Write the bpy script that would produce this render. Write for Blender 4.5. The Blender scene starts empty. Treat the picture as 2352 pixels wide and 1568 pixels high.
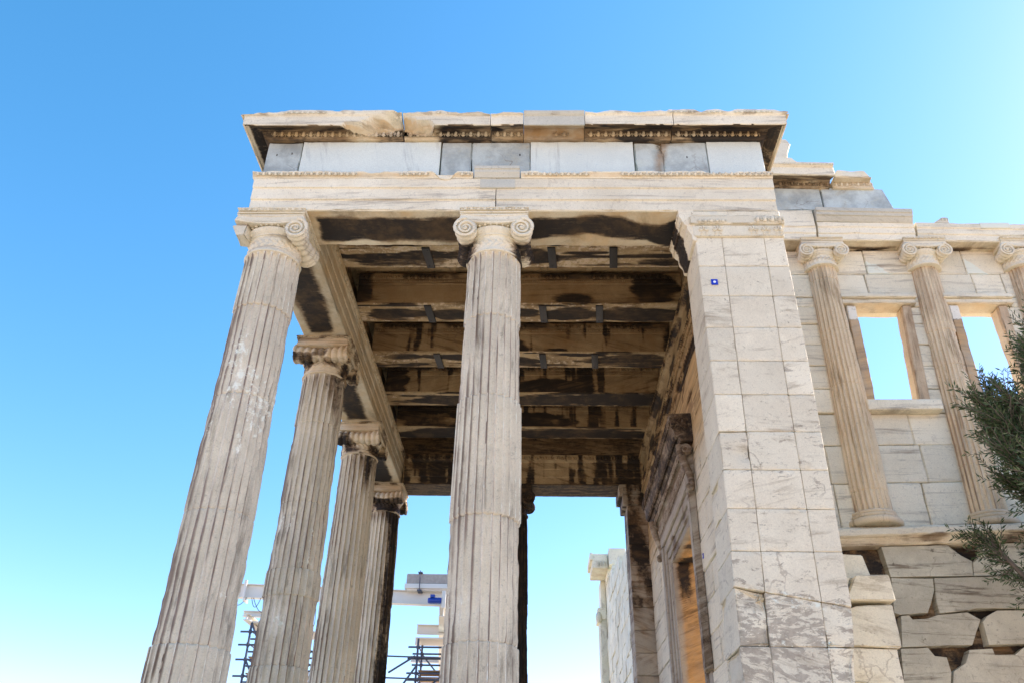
import bpy, math, random
import numpy as np
from mathutils import Vector, Matrix

random.seed(7)
RNG = np.random.default_rng(7)
S = bpy.context.scene
C = S.collection

# ------------------------------------------------------------------ camera
cam = bpy.data.cameras.new("camera")
cam.sensor_width = 36.0
cam.lens = 1895.29 / 2352.0 * 36.0
cam.clip_start, cam.clip_end = 0.1, 20000.0
co = bpy.data.objects.new("camera", cam); C.objects.link(co)
_p, _y, _r = 0.5562, -0.0366, 0.0212
_f = Vector((math.sin(_y) * math.cos(_p), math.cos(_y) * math.cos(_p), math.sin(_p)))
_rt = Vector((math.cos(_y), -math.sin(_y), 0.0))
_up = _rt.cross(_f)
_rt, _up = _rt * math.cos(_r) + _up * math.sin(_r), _up * math.cos(_r) - _rt * math.sin(_r)
m = Matrix((( _rt.x, _up.x, -_f.x), (_rt.y, _up.y, -_f.y), (_rt.z, _up.z, -_f.z))).to_4x4()
m.translation = (3.5528, -8.4015, 0.3596)
co.matrix_world = m
S.camera = co

# ------------------------------------------------------------------ sky and sun
SUN_EL, SUN_AZ = math.radians(35), math.radians(24)      # azimuth from +X (south) towards +Y (east)
w = bpy.data.worlds.new("World"); S.world = w; w.use_nodes = True
nt = w.node_tree; nt.nodes.clear()
sky = nt.nodes.new("ShaderNodeTexSky"); sky.sky_type = 'NISHITA'
sky.sun_disc = False
sky.sun_elevation = SUN_EL
sky.sun_rotation = math.pi / 2 - SUN_AZ
sky.altitude = 150.0; sky.air_density = 1.0; sky.dust_density = 0.3; sky.ozone_density = 1.0
bg = nt.nodes.new("ShaderNodeBackground"); bg.inputs[1].default_value = 0.15
wo = nt.nodes.new("ShaderNodeOutputWorld")
sp = nt.nodes.new("ShaderNodeSeparateColor"); cb = nt.nodes.new("ShaderNodeCombineColor")      # clearer, deeper autumn blue
nt.links.new(sky.outputs[0], sp.inputs[0])
for i, (ga, mu) in enumerate(((1.60, 0.53), (1.0, 1.09), (1.0, 1.32))):
    pw = nt.nodes.new("ShaderNodeMath"); pw.operation = 'POWER'; pw.inputs[1].default_value = ga; nt.links.new(sp.outputs[i], pw.inputs[0])
    ml = nt.nodes.new("ShaderNodeMath"); ml.operation = 'MULTIPLY'; ml.inputs[1].default_value = mu; nt.links.new(pw.outputs[0], ml.inputs[0])
    nt.links.new(ml.outputs[0], cb.inputs[i])
nt.links.new(cb.outputs[0], bg.inputs[0]); nt.links.new(bg.outputs[0], wo.inputs[0])
sd = Vector((math.cos(SUN_EL) * math.cos(SUN_AZ), math.cos(SUN_EL) * math.sin(SUN_AZ), math.sin(SUN_EL)))
sl = bpy.data.lights.new("sun", 'SUN'); sl.energy = 5.0; sl.angle = math.radians(0.53); sl.color = (1.0, 0.90, 0.76)
so = bpy.data.objects.new("sun", sl); C.objects.link(so)
so.rotation_euler = sd.to_track_quat('Z', 'Y').to_euler(); so.location = (30, 8, 30)
S.view_settings.view_transform = 'Standard'; S.view_settings.look = 'None'
S.view_settings.exposure = 0.88; S.view_settings.gamma = 1.0
S.cycles.max_bounces = 8; S.cycles.diffuse_bounces = 5

# ------------------------------------------------------------------ numpy noise
def _hash(ix, iy, iz, seed):
    n = (ix.astype(np.uint32) * np.uint32(374761393) + iy.astype(np.uint32) * np.uint32(668265263)
         + iz.astype(np.uint32) * np.uint32(2246822519) + np.uint32((seed * 3266489917 + 1) & 0xffffffff))
    n = (n ^ (n >> np.uint32(13))) * np.uint32(1274126177)
    n = (n ^ (n >> np.uint32(16))) * np.uint32(2654435761)
    n = n ^ (n >> np.uint32(15))
    return n.astype(np.float64) / 4294967295.0
def vn(P, seed=0):
    I = np.floor(P).astype(np.int64); F = P - I; F = F * F * (3 - 2 * F); r = 0.0
    for dx in (0, 1):
        wx = F[:, 0] if dx else 1 - F[:, 0]
        for dy in (0, 1):
            wy = F[:, 1] if dy else 1 - F[:, 1]
            for dz in (0, 1):
                wz = F[:, 2] if dz else 1 - F[:, 2]
                r = r + wx * wy * wz * _hash(I[:, 0] + dx, I[:, 1] + dy, I[:, 2] + dz, seed)
    return r
def fbm(P, sc, oc=3, seed=0):
    P = np.asarray(P, float) * np.asarray(sc, float); a, t, r = 1.0, 0.0, 0.0
    for k in range(oc):
        r = r + a * vn(P + 17.3 * k, seed + k * 31); t += a; a *= 0.5; P = P * 2.03
    return r / t
def sst(a, b, x):
    t = np.clip((x - a) / (b - a), 0, 1); return t * t * (3 - 2 * t)

# ------------------------------------------------------------------ mesh collector
class G:
    def __init__(s): s.V, s.F, s.A, s.n = [], [], [], 0
    def add(s, V, F, tint=None):
        V = np.asarray(V, float).reshape(-1, 3)
        s.V.append(V); s.A.append(np.full(len(V), random.random() if tint is None else tint))
        n = s.n; s.F += [tuple(int(i) + n for i in f) for f in F]; s.n += len(V)
    def verts(s): return np.concatenate(s.V)
def obj(name, g, mat, parent=None, wear_shading=None, smooth=38, label=None):
    V = g.verts(); me = bpy.data.meshes.new(name)
    me.from_pydata(V.tolist(), [], g.F); me.update()
    W = np.zeros((len(V), 4)); W[:, 3] = np.concatenate(g.A)
    if wear_shading is not None:
        for k, f in wear_shading.items(): W[:, 'sor'.index(k)] = np.clip(f(V) if callable(f) else f, 0, 1)
    at = me.color_attributes.new("wear_shading", 'FLOAT_COLOR', 'POINT'); at.data.foreach_set("color", W.ravel())
    me.materials.append(mat)
    if smooth:
        me.shade_smooth(); me.set_sharp_from_angle(angle=math.radians(smooth))
    o = bpy.data.objects.new(name, me); C.objects.link(o)
    if parent is not None:
        o.parent = parent
        if parent.type == 'EMPTY': o.location = -parent.location
    if label: o['label'] = label
    return o
def thing(name, label, cat, loc, group=None):
    o = bpy.data.objects.new(name, None); C.objects.link(o); o.location = loc; o.empty_display_size = 0.3
    o['label'] = label; o['category'] = cat; o['kind'] = 'thing'
    if group: o['group'] = group
    return o
def tag(o, label, cat, group=None):
    o['label'] = label; o['category'] = cat; o['kind'] = 'thing'
    if group: o['group'] = group
    return o

# ------------------------------------------------------------------ shape helpers
def _lat(n_len, res, e):
    n = max(1, int(round((n_len - 2 * e) / res)))
    if n_len < 4 * e: return np.linspace(0, 1, 3)
    return np.concatenate([[0], np.linspace(e, n_len - e, n + 1), [n_len]]) / n_len
_blk = [0]
def hexa(g, c8, res=0.09, chip=0.012, e=0.014, rough=0.003, seed=None, big=0.0, tint=None):
    """A stone block from eight corners (x fastest, then y, then z) with worn, chipped edges."""
    _blk[0] += 1; seed = _blk[0] * 7 if seed is None else seed
    c = np.asarray(c8, float).reshape(2, 2, 2, 3)     # z,y,x
    L = [np.linalg.norm(c[0, 0, 1] - c[0, 0, 0]), np.linalg.norm(c[0, 1, 0] - c[0, 0, 0]), np.linalg.norm(c[1, 0, 0] - c[0, 0, 0])]
    ax = [_lat(l, res, e) for l in L]; n = [len(a) for a in ax]
    idx = -np.ones(n, int); pts = []
    for i in range(n[0]):
        for j in range(n[1]):
            for k in range(n[2]):
                if i in (0, n[0] - 1) or j in (0, n[1] - 1) or k in (0, n[2] - 1):
                    idx[i, j, k] = len(pts); pts.append((i, j, k))
    I = np.array(pts); U = np.stack([ax[d][I[:, d]] for d in range(3)], 1)
    u, v, t = U[:, 0:1], U[:, 1:2], U[:, 2:3]
    def lerp(a, b, q): return a + (b - a) * q
    V = lerp(lerp(lerp(c[0, 0, 0], c[0, 0, 1], u), lerp(c[0, 1, 0], c[0, 1, 1], u), v),
             lerp(lerp(c[1, 0, 0], c[1, 0, 1], u), lerp(c[1, 1, 0], c[1, 1, 1], u), v), t)
    D = [c[0, 0, 1] - c[0, 0, 0], c[0, 1, 0] - c[0, 0, 0], c[1, 0, 0] - c[0, 0, 0]]
    D = [d / np.linalg.norm(d) for d in D]
    ext = np.stack([np.where(I[:, d] == 0, 1.0, np.where(I[:, d] == n[d] - 1, -1.0, 0.0)) for d in range(3)], 1)
    ne = (ext != 0).sum(1)
    nz = fbm(V, 9, 3, seed); nb = fbm(V, 2.6, 2, seed + 5)
    amt = np.where(ne >= 2, chip * (0.35 + 5 * np.clip(nz - 0.5, 0, 1)) + big * np.clip((nb - 0.55) * 4, 0, 1) * (0.4 + nz), 0)
    if big > 0:  # rounded, broken shoulders: pull the face near the edges too
        dist = np.minimum.reduce([np.where(ext[:, d] == 0, np.minimum(U[:, d], 1 - U[:, d]) * L[d], 9) for d in range(3)])
        amt = np.where(ne == 1, big * np.clip((nb - 0.55) * 4, 0, 1) * np.clip(1 - dist / (big * 2.2), 0, 1) * .6, amt)
    amt = amt + np.where(ne == 1, rough * (fbm(V, 5, 3, seed + 9) - .5) * 2, 0)
    for d in range(3): V = V + (ext[:, d] * amt)[:, None] * D[d]
    F = []
    for d in range(3):
        a, b = [(1, 2), (2, 0), (0, 1)][d]
        for side in (0, n[d] - 1):
            for i in range(n[a] - 1):
                for j in range(n[b] - 1):
                    q = []
                    for (p, r) in ((0, 0), (1, 0), (1, 1), (0, 1)):
                        k = [0, 0, 0]; k[d] = side; k[a] = i + p; k[b] = j + r; q.append(idx[tuple(k)])
                    F.append(q if side else q[::-1])
    g.add(V, F, tint)
def box(g, x0, x1, y0, y1, z0, z1, **k):
    hexa(g, [(x, y, z) for z in (z0, z1) for y in (y0, y1) for x in (x0, x1)], **k)
def quadblk(g, bl, br, tr, tl, y0, y1, **k):
    """Block whose front outline is given by four (x, z) corners."""
    hexa(g, [(p[0], y, p[1]) for pr in ((bl, br), (tl, tr)) for y in (y0, y1) for p in pr], **k)
def plain(g, x0, x1, y0, y1, z0, z1, b=0.004):
    """Crisp small-bevelled box for metal things."""
    hexa(g, [(x, y, z) for z in (z0, z1) for y in (y0, y1) for x in (x0, x1)], res=9, chip=b * .7, e=b, rough=0)
def beam_between(g, p, q, w_, h_, upv=(0, 0, 1)):
    p, q = Vector(p), Vector(q); d = (q - p).normalized(); s = d.cross(Vector(upv)).normalized(); u = s.cross(d)
    c = []
    for b in (-.5, .5):
        for a in (-.5, .5):
            for e in (p, q): c.append(tuple(e + s * (a * w_) + u * (b * h_)))
    hexa(g, c, res=9, chip=.003, e=.004, rough=0)
def ibeam(g, p, q, w_, h_, t=0.025):
    p, q = Vector(p), Vector(q)
    for dz, ww, hh in ((h_ / 2 - t / 2, w_, t), (-h_ / 2 + t / 2, w_, t), (0, t, h_ - 2 * t + .002)):
        o = Vector((0, 0, dz)); beam_between(g, p + o, q + o, ww, hh)
def tube(g, P, r, n=8, cap=True, tint=None):
    P = [Vector(p) for p in P]; R = r if hasattr(r, '__len__') else [r] * len(P); V, F = [], []
    up = Vector((0.31, 0.2, 0.93)).normalized()
    for i, p in enumerate(P):
        d = (P[min(i + 1, len(P) - 1)] - P[max(i - 1, 0)]).normalized()
        s = d.cross(up)
        if s.length < 1e-3: s = d.cross(Vector((1, 0, 0)))
        s.normalize(); u = s.cross(d)
        for k in range(n):
            a = 2 * math.pi * k / n; V.append(tuple(p + (s * math.cos(a) + u * math.sin(a)) * R[i]))
    for i in range(len(P) - 1):
        for k in range(n):
            F.append((i * n + k, i * n + (k + 1) % n, (i + 1) * n + (k + 1) % n, (i + 1) * n + k))
    if cap: F.append(tuple(range(n))[::-1]); F.append(tuple((len(P) - 1) * n + k for k in range(n)))
    g.add(V, F, tint)
def ell(g, c, r, nu=8, nv=5, rot=None, tint=None):
    V, F = [], []
    for j in range(nv + 1):
        t = math.pi * j / nv
        for i in range(nu):
            a = 2 * math.pi * i / nu
            p = Vector((r[0] * math.sin(t) * math.cos(a), r[1] * math.sin(t) * math.sin(a), r[2] * math.cos(t)))
            if rot is not None: p = rot @ p
            V.append((c[0] + p.x, c[1] + p.y, c[2] + p.z))
    for j in range(nv):
        for i in range(nu):
            F.append((j * nu + i, (j + 1) * nu + i, (j + 1) * nu + (i + 1) % nu, j * nu + (i + 1) % nu))
    g.add(V, F, tint)
def sweep(g, prof, s0, s1, axis='x', res=0.045, seg=0.09, chip=0.01, seed=None, rough=0.003, m0=0.0, m1=0.0, mref=0.0,
          dmg=None, endchip=0.012, tilt=None, freq=8, tint=None):
    """Carry a profile (a, z) along x (a is y) or along y (a is x), with chipped convex corners."""
    _blk[0] += 1; seed = _blk[0] * 7 if seed is None else seed
    pr = [(p[0], p[1]) for p in prof]; ch = [p[2] if len(p) > 2 else chip for p in prof]
    area = sum(pr[i][0] * pr[(i + 1) % len(pr)][1] - pr[(i + 1) % len(pr)][0] * pr[i][1] for i in range(len(pr)))
    if area < 0: pr, ch = pr[::-1], ch[::-1]
    Q, N, K = [], [], []
    n0 = len(pr)
    for i in range(n0):
        a, b, c = np.array(pr[i - 1]), np.array(pr[i]), np.array(pr[(i + 1) % n0])
        e1, e2 = (b - a), (c - b); l1, l2 = np.linalg.norm(e1), np.linalg.norm(e2); e1 /= l1; e2 /= l2
        inn = np.array([-(e1[1] + e2[1]), e1[0] + e2[0]]); inn /= (np.linalg.norm(inn) + 1e-9)
        conv = e1[0] * e2[1] - e1[1] * e2[0]
        Q.append(b); N.append(inn); K.append(ch[i] if conv > .05 else 0)
        ns = max(1, int(math.ceil(l2 / seg)))
        nn = np.array([-e2[1], e2[0]])
        cuts = list(np.linspace(0, l2, ns + 1)[1:-1])
        if l2 > .08: cuts = sorted(cuts + [0.016, l2 - .016])
        for t in cuts: Q.append(b + e2 * t); N.append(nn); K.append(0)
    Q, N, K = np.array(Q), np.array(N), np.array(K); m_ = len(Q)
    ns = max(2, int(round(abs(s1 - s0) / res))); T = np.linspace(0, 1, ns + 1)
    SS = s0 + (s1 - s0) * T
    V = np.zeros((ns + 1, m_, 3))
    sp = SS[:, None] + (1 - T)[:, None] * m0 * (Q[None, :, 0] - mref) + T[:, None] * m1 * (Q[None, :, 0] - mref)
    A = np.repeat(Q[None, :, 0], ns + 1, 0); Z = np.repeat(Q[None, :, 1], ns + 1, 0)
    P = np.stack([sp, A, Z], -1).reshape(-1, 3)
    nz = fbm(P, freq, 3, seed).reshape(ns + 1, m_); n2 = fbm(P, 2.1, 2, seed + 3).reshape(ns + 1, m_)
    amt = K[None] * (0.3 + 4.5 * np.clip(nz - .5, 0, 1) + 5 * np.clip(n2 - .62, 0, 1)) + rough * (fbm(P, 5, 3, seed + 7).reshape(ns + 1, m_) - .5) * 2
    A = A + amt * N[None, :, 0]; Z = Z + amt * N[None, :, 1]
    sgn = 1 if s1 > s0 else -1
    sp[0] += sgn * endchip * nz[0]; sp[-1] -= sgn * endchip * nz[-1]
    V = np.stack([sp, A, Z], -1).reshape(-1, 3) if axis == 'x' else np.stack([A, sp, Z], -1).reshape(-1, 3)
    if dmg is not None: V = dmg(V)
    if tilt is not None: V[:, 2] += tilt(V)
    F = []
    for i in range(ns):
        for k in range(m_):
            q = (i * m_ + k, i * m_ + (k + 1) % m_, (i + 1) * m_ + (k + 1) % m_, (i + 1) * m_ + k)
            F.append(q if (axis == 'x') == (sgn > 0) else q[::-1])
    flip = (axis == 'x') == (sgn > 0)
    c0 = tuple(range(m_)); c1 = tuple(ns * m_ + k for k in range(m_))
    F.append(c0[::-1] if flip else c0); F.append(c1 if flip else c1[::-1])
    g.add(V, F, tint)
def prism(g, poly, y0, y1, jit=0.012, res=0.05, seed=None, tint=None, k0=.94, e=None):
    """Irregular broken lump: an (x, z) outline given thickness, with ragged edges and rounded rim."""
    _blk[0] += 1; seed = _blk[0] * 7 if seed is None else seed
    pts = []
    for i in range(len(poly)):
        a, b = np.array(poly[i]), np.array(poly[(i + 1) % len(poly)]); n = max(1, int(np.linalg.norm(b - a) / res))
        for k in range(n): pts.append(a + (b - a) * k / n)
    P = np.array(pts); cen = P.mean(0)
    nz = fbm(np.c_[P, P[:, 0] * 0], 9, 3, seed)[:, None]
    P = P + (cen - P) / np.linalg.norm(cen - P, axis=1)[:, None] * jit * (nz - .3) * 2
    e = min(.03, (y1 - y0) * .2) if e is None else e; V, F, n = [], [], len(P)
    for y, k in ((y0, k0), (y0 + e, 1), (y1 - e, 1), (y1, .96)):
        Q = cen + (P - cen) * k; V += [(q[0], y + (0.012 * (nz[i, 0] - .5)), q[1]) for i, q in enumerate(Q)]
    for j in range(3):
        for i in range(n): F.append((j * n + i, j * n + (i + 1) % n, (j + 1) * n + (i + 1) % n, (j + 1) * n + i))
    F.append(tuple(range(n))[::-1]); F.append(tuple(3 * n + i for i in range(n)))
    x = np.array(poly); ar = (x[:, 0] * np.roll(x[:, 1], -1) - np.roll(x[:, 0], -1) * x[:, 1]).sum()
    if ar > 0: pass
    else: F = [f[::-1] for f in F]
    g.add(V, F, tint)
def revolve(g, prof, cx, cy, n=48, fn=None, tint=None, cap=True):
    """prof: list of (r, z)."""
    T = np.arange(n) * 2 * np.pi / n; V = []
    for r, z in prof:
        rr = np.full(n, r)
        if fn is not None: rr = fn(rr, T, z)
        V.append(np.stack([cx + rr * np.cos(T), cy + rr * np.sin(T), np.full(n, z)], 1))
    F = []
    for j in range(len(prof) - 1):
        for i in range(n): F.append((j * n + i, j * n + (i + 1) % n, (j + 1) * n + (i + 1) % n, (j + 1) * n + i))
    if cap: F.append(tuple(range(n))[::-1]); F.append(tuple((len(prof) - 1) * n + i for i in range(n)))
    g.add(np.concatenate(V), F, tint)
def egg_row(g, s0, s1, a, z, sp, h, d, axis='x', out=-1, keep=None):
    """Egg and dart: eggs with a raised rim and a dart between, on the face at a."""
    n = max(1, int(round((s1 - s0) / sp))); sp = (s1 - s0) / n
    def P(s, aa, zz): return (s, aa, zz) if axis == 'x' else (aa, s, zz)
    for i in range(n):
        s = s0 + (i + .5) * sp
        if keep is not None and not keep(s): continue
        r = (sp * .27, d, h * .52) if axis == 'x' else (d, sp * .27, h * .52)
        ell(g, P(s, a, z), r, 7, 5)
        rim = [P(s + sp * .42 * math.sin(t), a + out * d * .25, z + h * .5 - h * 1.02 * (1 - abs(t) / 2.2) ** .6) for t in (-2.0, -1.2, -.55, 0, .55, 1.2, 2.0)]
        tube(g, rim, sp * .055, 4)
        ell(g, P(s + sp / 2, a, z - h * .06), (sp * .07, d * .5, h * .5) if axis == 'x' else (d * .5, sp * .07, h * .5), 5, 3)
def bead_row(g, s0, s1, a, z, r, axis='x'):
    n = int((s1 - s0) / (r * 2.6))
    for i in range(n):
        s = s0 + (i + .5) * (s1 - s0) / n
        ell(g, (s, a, z) if axis == 'x' else (a, s, z), (r, r, r), 5, 3)
def palmette(g, x, y, z, s):
    for a in (-1.15, -.6, 0, .6, 1.15):
        l = s * (.55 - .12 * abs(a))
        ell(g, (x + math.sin(a) * l * .6, y, z + math.cos(a) * l * .6 - s * .1), (s * .085, .024, l * .45), 6, 4, Matrix.Rotation(a, 3, 'Y'))
    for sg in (-1, 1):
        P = []
        for k in range(12):
            t = k / 11 * 3.6; r = s * .2 * (1 - k / 15)
            P.append((x + sg * (s * .3 + r * math.cos(t + 1.2) - s * .05), y, z - s * .28 + r * math.sin(t + 1.2)))
        tube(g, P, s * .055, 4)

# ------------------------------------------------------------------ materials
def N(nt, t, **k):
    n = nt.nodes.new(t)
    for a, v in k.items(): setattr(n, a, v)
    return n
def marble(name, base, alt, stain=(.30, .24, .19), stain_amt=.5, spot=.35, crack=.5, streak=(1.0, 1.0, 9.0), ochre=(.36, .21, .08),
           raw=(.78, .68, .57), soot=(.022, .018, .015), rough=.75, bump=.45, tint=.16, rot=.5, big=.9, peel=False, streaky=False, cool=1.0):
    base, alt, stain, raw = [(c[0] * (1 - .10 * cool), min(.86, c[1] * (1 + .06 * cool)), c[2] * (1 + .05 * cool)) for c in (base, alt, stain, raw)]
    m = bpy.data.materials.new(name); m.use_nodes = True; nt = m.node_tree; nt.nodes.clear(); L = nt.links.new
    out = N(nt, 'ShaderNodeOutputMaterial'); b = N(nt, 'ShaderNodeBsdfPrincipled'); L(b.outputs[0], out.inputs[0])
    b.inputs['Roughness'].default_value = rough
    b.inputs['Specular IOR Level'].default_value = .3
    tc = N(nt, 'ShaderNodeTexCoord'); at = N(nt, 'ShaderNodeAttribute', attribute_name='wear_shading')
    sep = N(nt, 'ShaderNodeSeparateColor'); L(at.outputs['Color'], sep.inputs[0])
    off = N(nt, 'ShaderNodeMath', operation='MULTIPLY'); L(at.outputs['Alpha'], off.inputs[0]); off.inputs[1].default_value = 61.0
    vec = N(nt, 'ShaderNodeVectorMath', operation='ADD'); L(tc.outputs['Object'], vec.inputs[0]); L(off.outputs[0], vec.inputs[1])
    def noise(v, sc, det, ro=.6, dist=0.0):
        n = N(nt, 'ShaderNodeTexNoise'); n.inputs['Scale'].default_value = sc; n.inputs['Detail'].default_value = det
        n.inputs['Roughness'].default_value = ro; n.inputs['Distortion'].default_value = dist; L(v, n.inputs['Vector']); return n.outputs[0]
    def ramp(f, lo, hi, amt=1.0):
        r = N(nt, 'ShaderNodeMapRange', interpolation_type='SMOOTHSTEP'); r.inputs[1].default_value = lo; r.inputs[2].default_value = hi
        r.inputs[3].default_value = 0; r.inputs[4].default_value = amt; L(f, r.inputs[0]); return r.outputs[0]
    def mix(fac, a, c):
        x = N(nt, 'ShaderNodeMix', data_type='RGBA')
        if isinstance(fac, float): x.inputs[0].default_value = fac
        else: L(fac, x.inputs[0])
        for s, v in ((x.inputs[6], a), (x.inputs[7], c)):
            if isinstance(v, tuple): s.default_value = (*v, 1)
            else: L(v, s)
        return x.outputs[2]
    def mul(a, c):
        x = N(nt, 'ShaderNodeMath', operation='MULTIPLY')
        for s, v in ((x.inputs[0], a), (x.inputs[1], c)):
            if isinstance(v, float): s.default_value = v
            else: L(v, s)
        return x.outputs[0]
    def add(a, c):
        x = N(nt, 'ShaderNodeMath', operation='ADD')
        for s, v in ((x.inputs[0], a), (x.inputs[1], c)):
            if isinstance(v, float): s.default_value = v
            else: L(v, s)
        return x.outputs[0]
    V = vec.outputs[0]
    rv = N(nt, 'ShaderNodeVectorRotate', rotation_type='Y_AXIS'); L(V, rv.inputs[0])
    aa = N(nt, 'ShaderNodeMath', operation='MULTIPLY_ADD'); L(at.outputs['Alpha'], aa.inputs[0]); aa.inputs[1].default_value = 2 * rot; aa.inputs[2].default_value = -rot
    L(aa.outputs[0], rv.inputs['Angle'])
    mp = N(nt, 'ShaderNodeMapping'); mp.inputs['Scale'].default_value = streak; L(rv.outputs[0], mp.inputs[0])
    large = noise(V, big, 5, .62); fine = noise(V, 11, 8, .72); stk = noise(mp.outputs[0], 1.0, 8, .72, .4)
    med = noise(V, 3.1, 6, .65, .3); grain = noise(V, 70, 5, .7)
    col = mix(ramp(large, .36, .66), base, alt)
    col = mix(ramp(med, .50, .72, .35), col, tuple(min(1, c * 1.18) for c in base))
    sm = mul(ramp(stk, .52, .63, stain_amt), ramp(large, .30, .62))
    col = mix(sm, col, stain)
    col = mix(mul(ramp(fine, .58, .66, spot), ramp(med, .40, .62)), col, tuple(c * .8 for c in stain))
    if crack > 0:
        vv = N(nt, 'ShaderNodeVectorMath', operation='MULTIPLY_ADD'); nn = N(nt, 'ShaderNodeTexNoise'); nn.inputs['Scale'].default_value = 3.0; nn.inputs['Detail'].default_value = 6
        L(V, nn.inputs['Vector']); L(nn.outputs['Color'], vv.inputs[0]); vv.inputs[1].default_value = (.6, .6, .6); L(V, vv.inputs[2])
        vo = N(nt, 'ShaderNodeTexVoronoi', feature='DISTANCE_TO_EDGE'); vo.inputs['Scale'].default_value = 1.1; L(vv.outputs[0], vo.inputs['Vector'])
        cf = mul(ramp(vo.outputs['Distance'], .016, .004, crack), ramp(noise(V, 1.3, 3), .5, .62))
        col = mix(cf, col, (.16, .11, .08))
    # tone of each block
    hs = N(nt, 'ShaderNodeHueSaturation'); L(col, hs.inputs['Color'])
    vm = N(nt, 'ShaderNodeMath', operation='MULTIPLY_ADD'); L(at.outputs['Alpha'], vm.inputs[0]); vm.inputs[1].default_value = tint; vm.inputs[2].default_value = 1 - tint * .55
    L(vm.outputs[0], hs.inputs['Value']); col = hs.outputs[0]
    pit = noise(V, 26, 5, .75)
    h3 = mix(ramp(pit, .57, .68, .45), col, tuple(c * .9 for c in stain)); col = h3
    gm = N(nt, 'ShaderNodeMath', operation='MULTIPLY_ADD'); L(grain, gm.inputs[0]); gm.inputs[1].default_value = .55; gm.inputs[2].default_value = -.275
    gv = N(nt, 'ShaderNodeMath', operation='ADD'); L(gm.outputs[0], gv.inputs[0]); gv.inputs[1].default_value = 1.0
    h2 = N(nt, 'ShaderNodeHueSaturation'); L(col, h2.inputs['Color']); L(gv.outputs[0], h2.inputs['Value']); col = h2.outputs[0]
    def edge(chan, wob, lo=.40, hi=.60):
        return ramp(add(chan, mul(add(wob, -.5), 1.7)), lo, hi)
    if peel:
        pn = N(nt, 'ShaderNodeMapping'); pn.inputs['Scale'].default_value = (5.0, 5.0, 13); L(rv.outputs[0], pn.inputs[0])
        pk = noise(pn.outputs[0], 1.0, 11, .74, .5)
        oc = mul(ramp(add(sep.outputs[1], mul(add(pk, -.5), 2.6)), .46, .56), .8)
        col = mix(oc, col, mix(ramp(fine, .4, .6), ochre, tuple(c * .7 for c in ochre)))
    else:
        oc = ramp(add(sep.outputs[1], mul(add(med, -.5), 1.0)), .15, 1.0)
        col = mix(oc, col, mix(ramp(stk, .4, .65), ochre, tuple(c * .55 for c in ochre)))
    col = mix(edge(sep.outputs[2], fine), col, raw)
    sh = edge(sep.outputs[0], stk, .05, .55)
    col = mix(mul(sh, .75), col, (.15, .085, .035))
    if streaky:
        sm2 = N(nt, 'ShaderNodeMapping'); sm2.inputs['Scale'].default_value = (2.0, 15, 15); L(V, sm2.inputs[0])
        hf = noise(sm2.outputs[0], 1.0, 8, .72, .6)
        sf = ramp(add(add(sep.outputs[0], mul(add(hf, -.5), 1.9)), mul(add(fine, -.5), .8)), .30, .85)
    else:
        sf = edge(sep.outputs[0], add(mul(fine, .6), mul(stk, .4)), .34, .66)
    col = mix(sf, col, mix(mul(ramp(stk, .42, .62), ramp(med, .35, .65)), soot, (.10, .062, .030)))
    L(col, b.inputs['Base Color'])
    bp = N(nt, 'ShaderNodeBump'); bp.inputs['Strength'].default_value = bump; bp.inputs['Distance'].default_value = .02
    hh = add(add(mul(fine, .6), mul(grain, .25)), mul(stk, .4)); L(hh, bp.inputs['Height']); L(bp.outputs[0], b.inputs['Normal'])
    return m
M = {}
M['old'] = marble('old_marble', (.84, .655, .50), (.74, .565, .42), stain=(.33, .26, .22), stain_amt=.5, streak=(.7, .7, 12), rot=.07, crack=.16, streaky=True, ochre=(.60, .42, .21))
M['anta'] = marble('weathered_marble', (.80, .62, .465), (.71, .54, .40), stain=(.44, .32, .225), stain_amt=.35, spot=.9, crack=.4, streak=(1.2, 1.2, 7), rot=.3, tint=.17, peel=True, ochre=(.37, .318, .238))
M['shaft'] = marble('shaft_marble', (.81, .615, .465), (.67, .505, .38), raw=(.90, .76, .63), stain=(.27, .21, .17), stain_amt=.5, ochre=(.27, .205, .155), spot=.4, crack=.12, streak=(7, 7, .9), rot=0.05, tint=.12)  # ochre colours the flute crust and the painted flute shade
M['gold'] = marble('golden_shaft_marble', (.80, .60, .41), (.68, .51, .35), cool=.6, ochre=(.44, .29, .165), stain=(.40, .265, .15), stain_amt=.6, spot=.3, crack=.15, streak=(7, 7, .8), rot=.05)
M['patch'] = marble('patch_marble', (.66, .53, .425), (.58, .475, .385), stain_amt=.25, spot=.15, crack=0., bump=.15)
M['new'] = marble('new_white_marble', (.72, .66, .60), (.67, .62, .57), stain=(.55, .56, .58), stain_amt=.35, spot=.12, crack=0., streak=(5, 5, .6), bump=.12, tint=.03)
M['grey'] = marble('grey_limestone', (.56, .53, .50), (.36, .34, .325), stain=(.60, .54, .46), stain_amt=.6, spot=1.0, crack=.5, streak=(2, 2, 4), bump=.6, tint=.12, big=3.2)
M['ceil'] = marble('smoked_marble', (.57, .415, .225), (.39, .265, .13), stain=(.13, .075, .03), stain_amt=.8, spot=.5, crack=.5, streak=(.7, 2, 9), tint=.2, streaky=True, cool=0.0, soot=(.028, .020, .014), raw=(.66, .52, .35), ochre=(.30, .18, .075))
M['base'] = marble('dirty_base_marble', (.70, .555, .42), (.54, .42, .315), stain=(.22, .165, .12), stain_amt=.9, big=1.6, streak=(.8, .8, 12), rot=.06, crack=.3, spot=.9, bump=.7)
M['white'] = marble('white_ruin_marble', (.84, .69, .53), (.74, .61, .47), stain_amt=.35, spot=.4, crack=.4, streak=(3, 3, 2), tint=.2)
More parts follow.
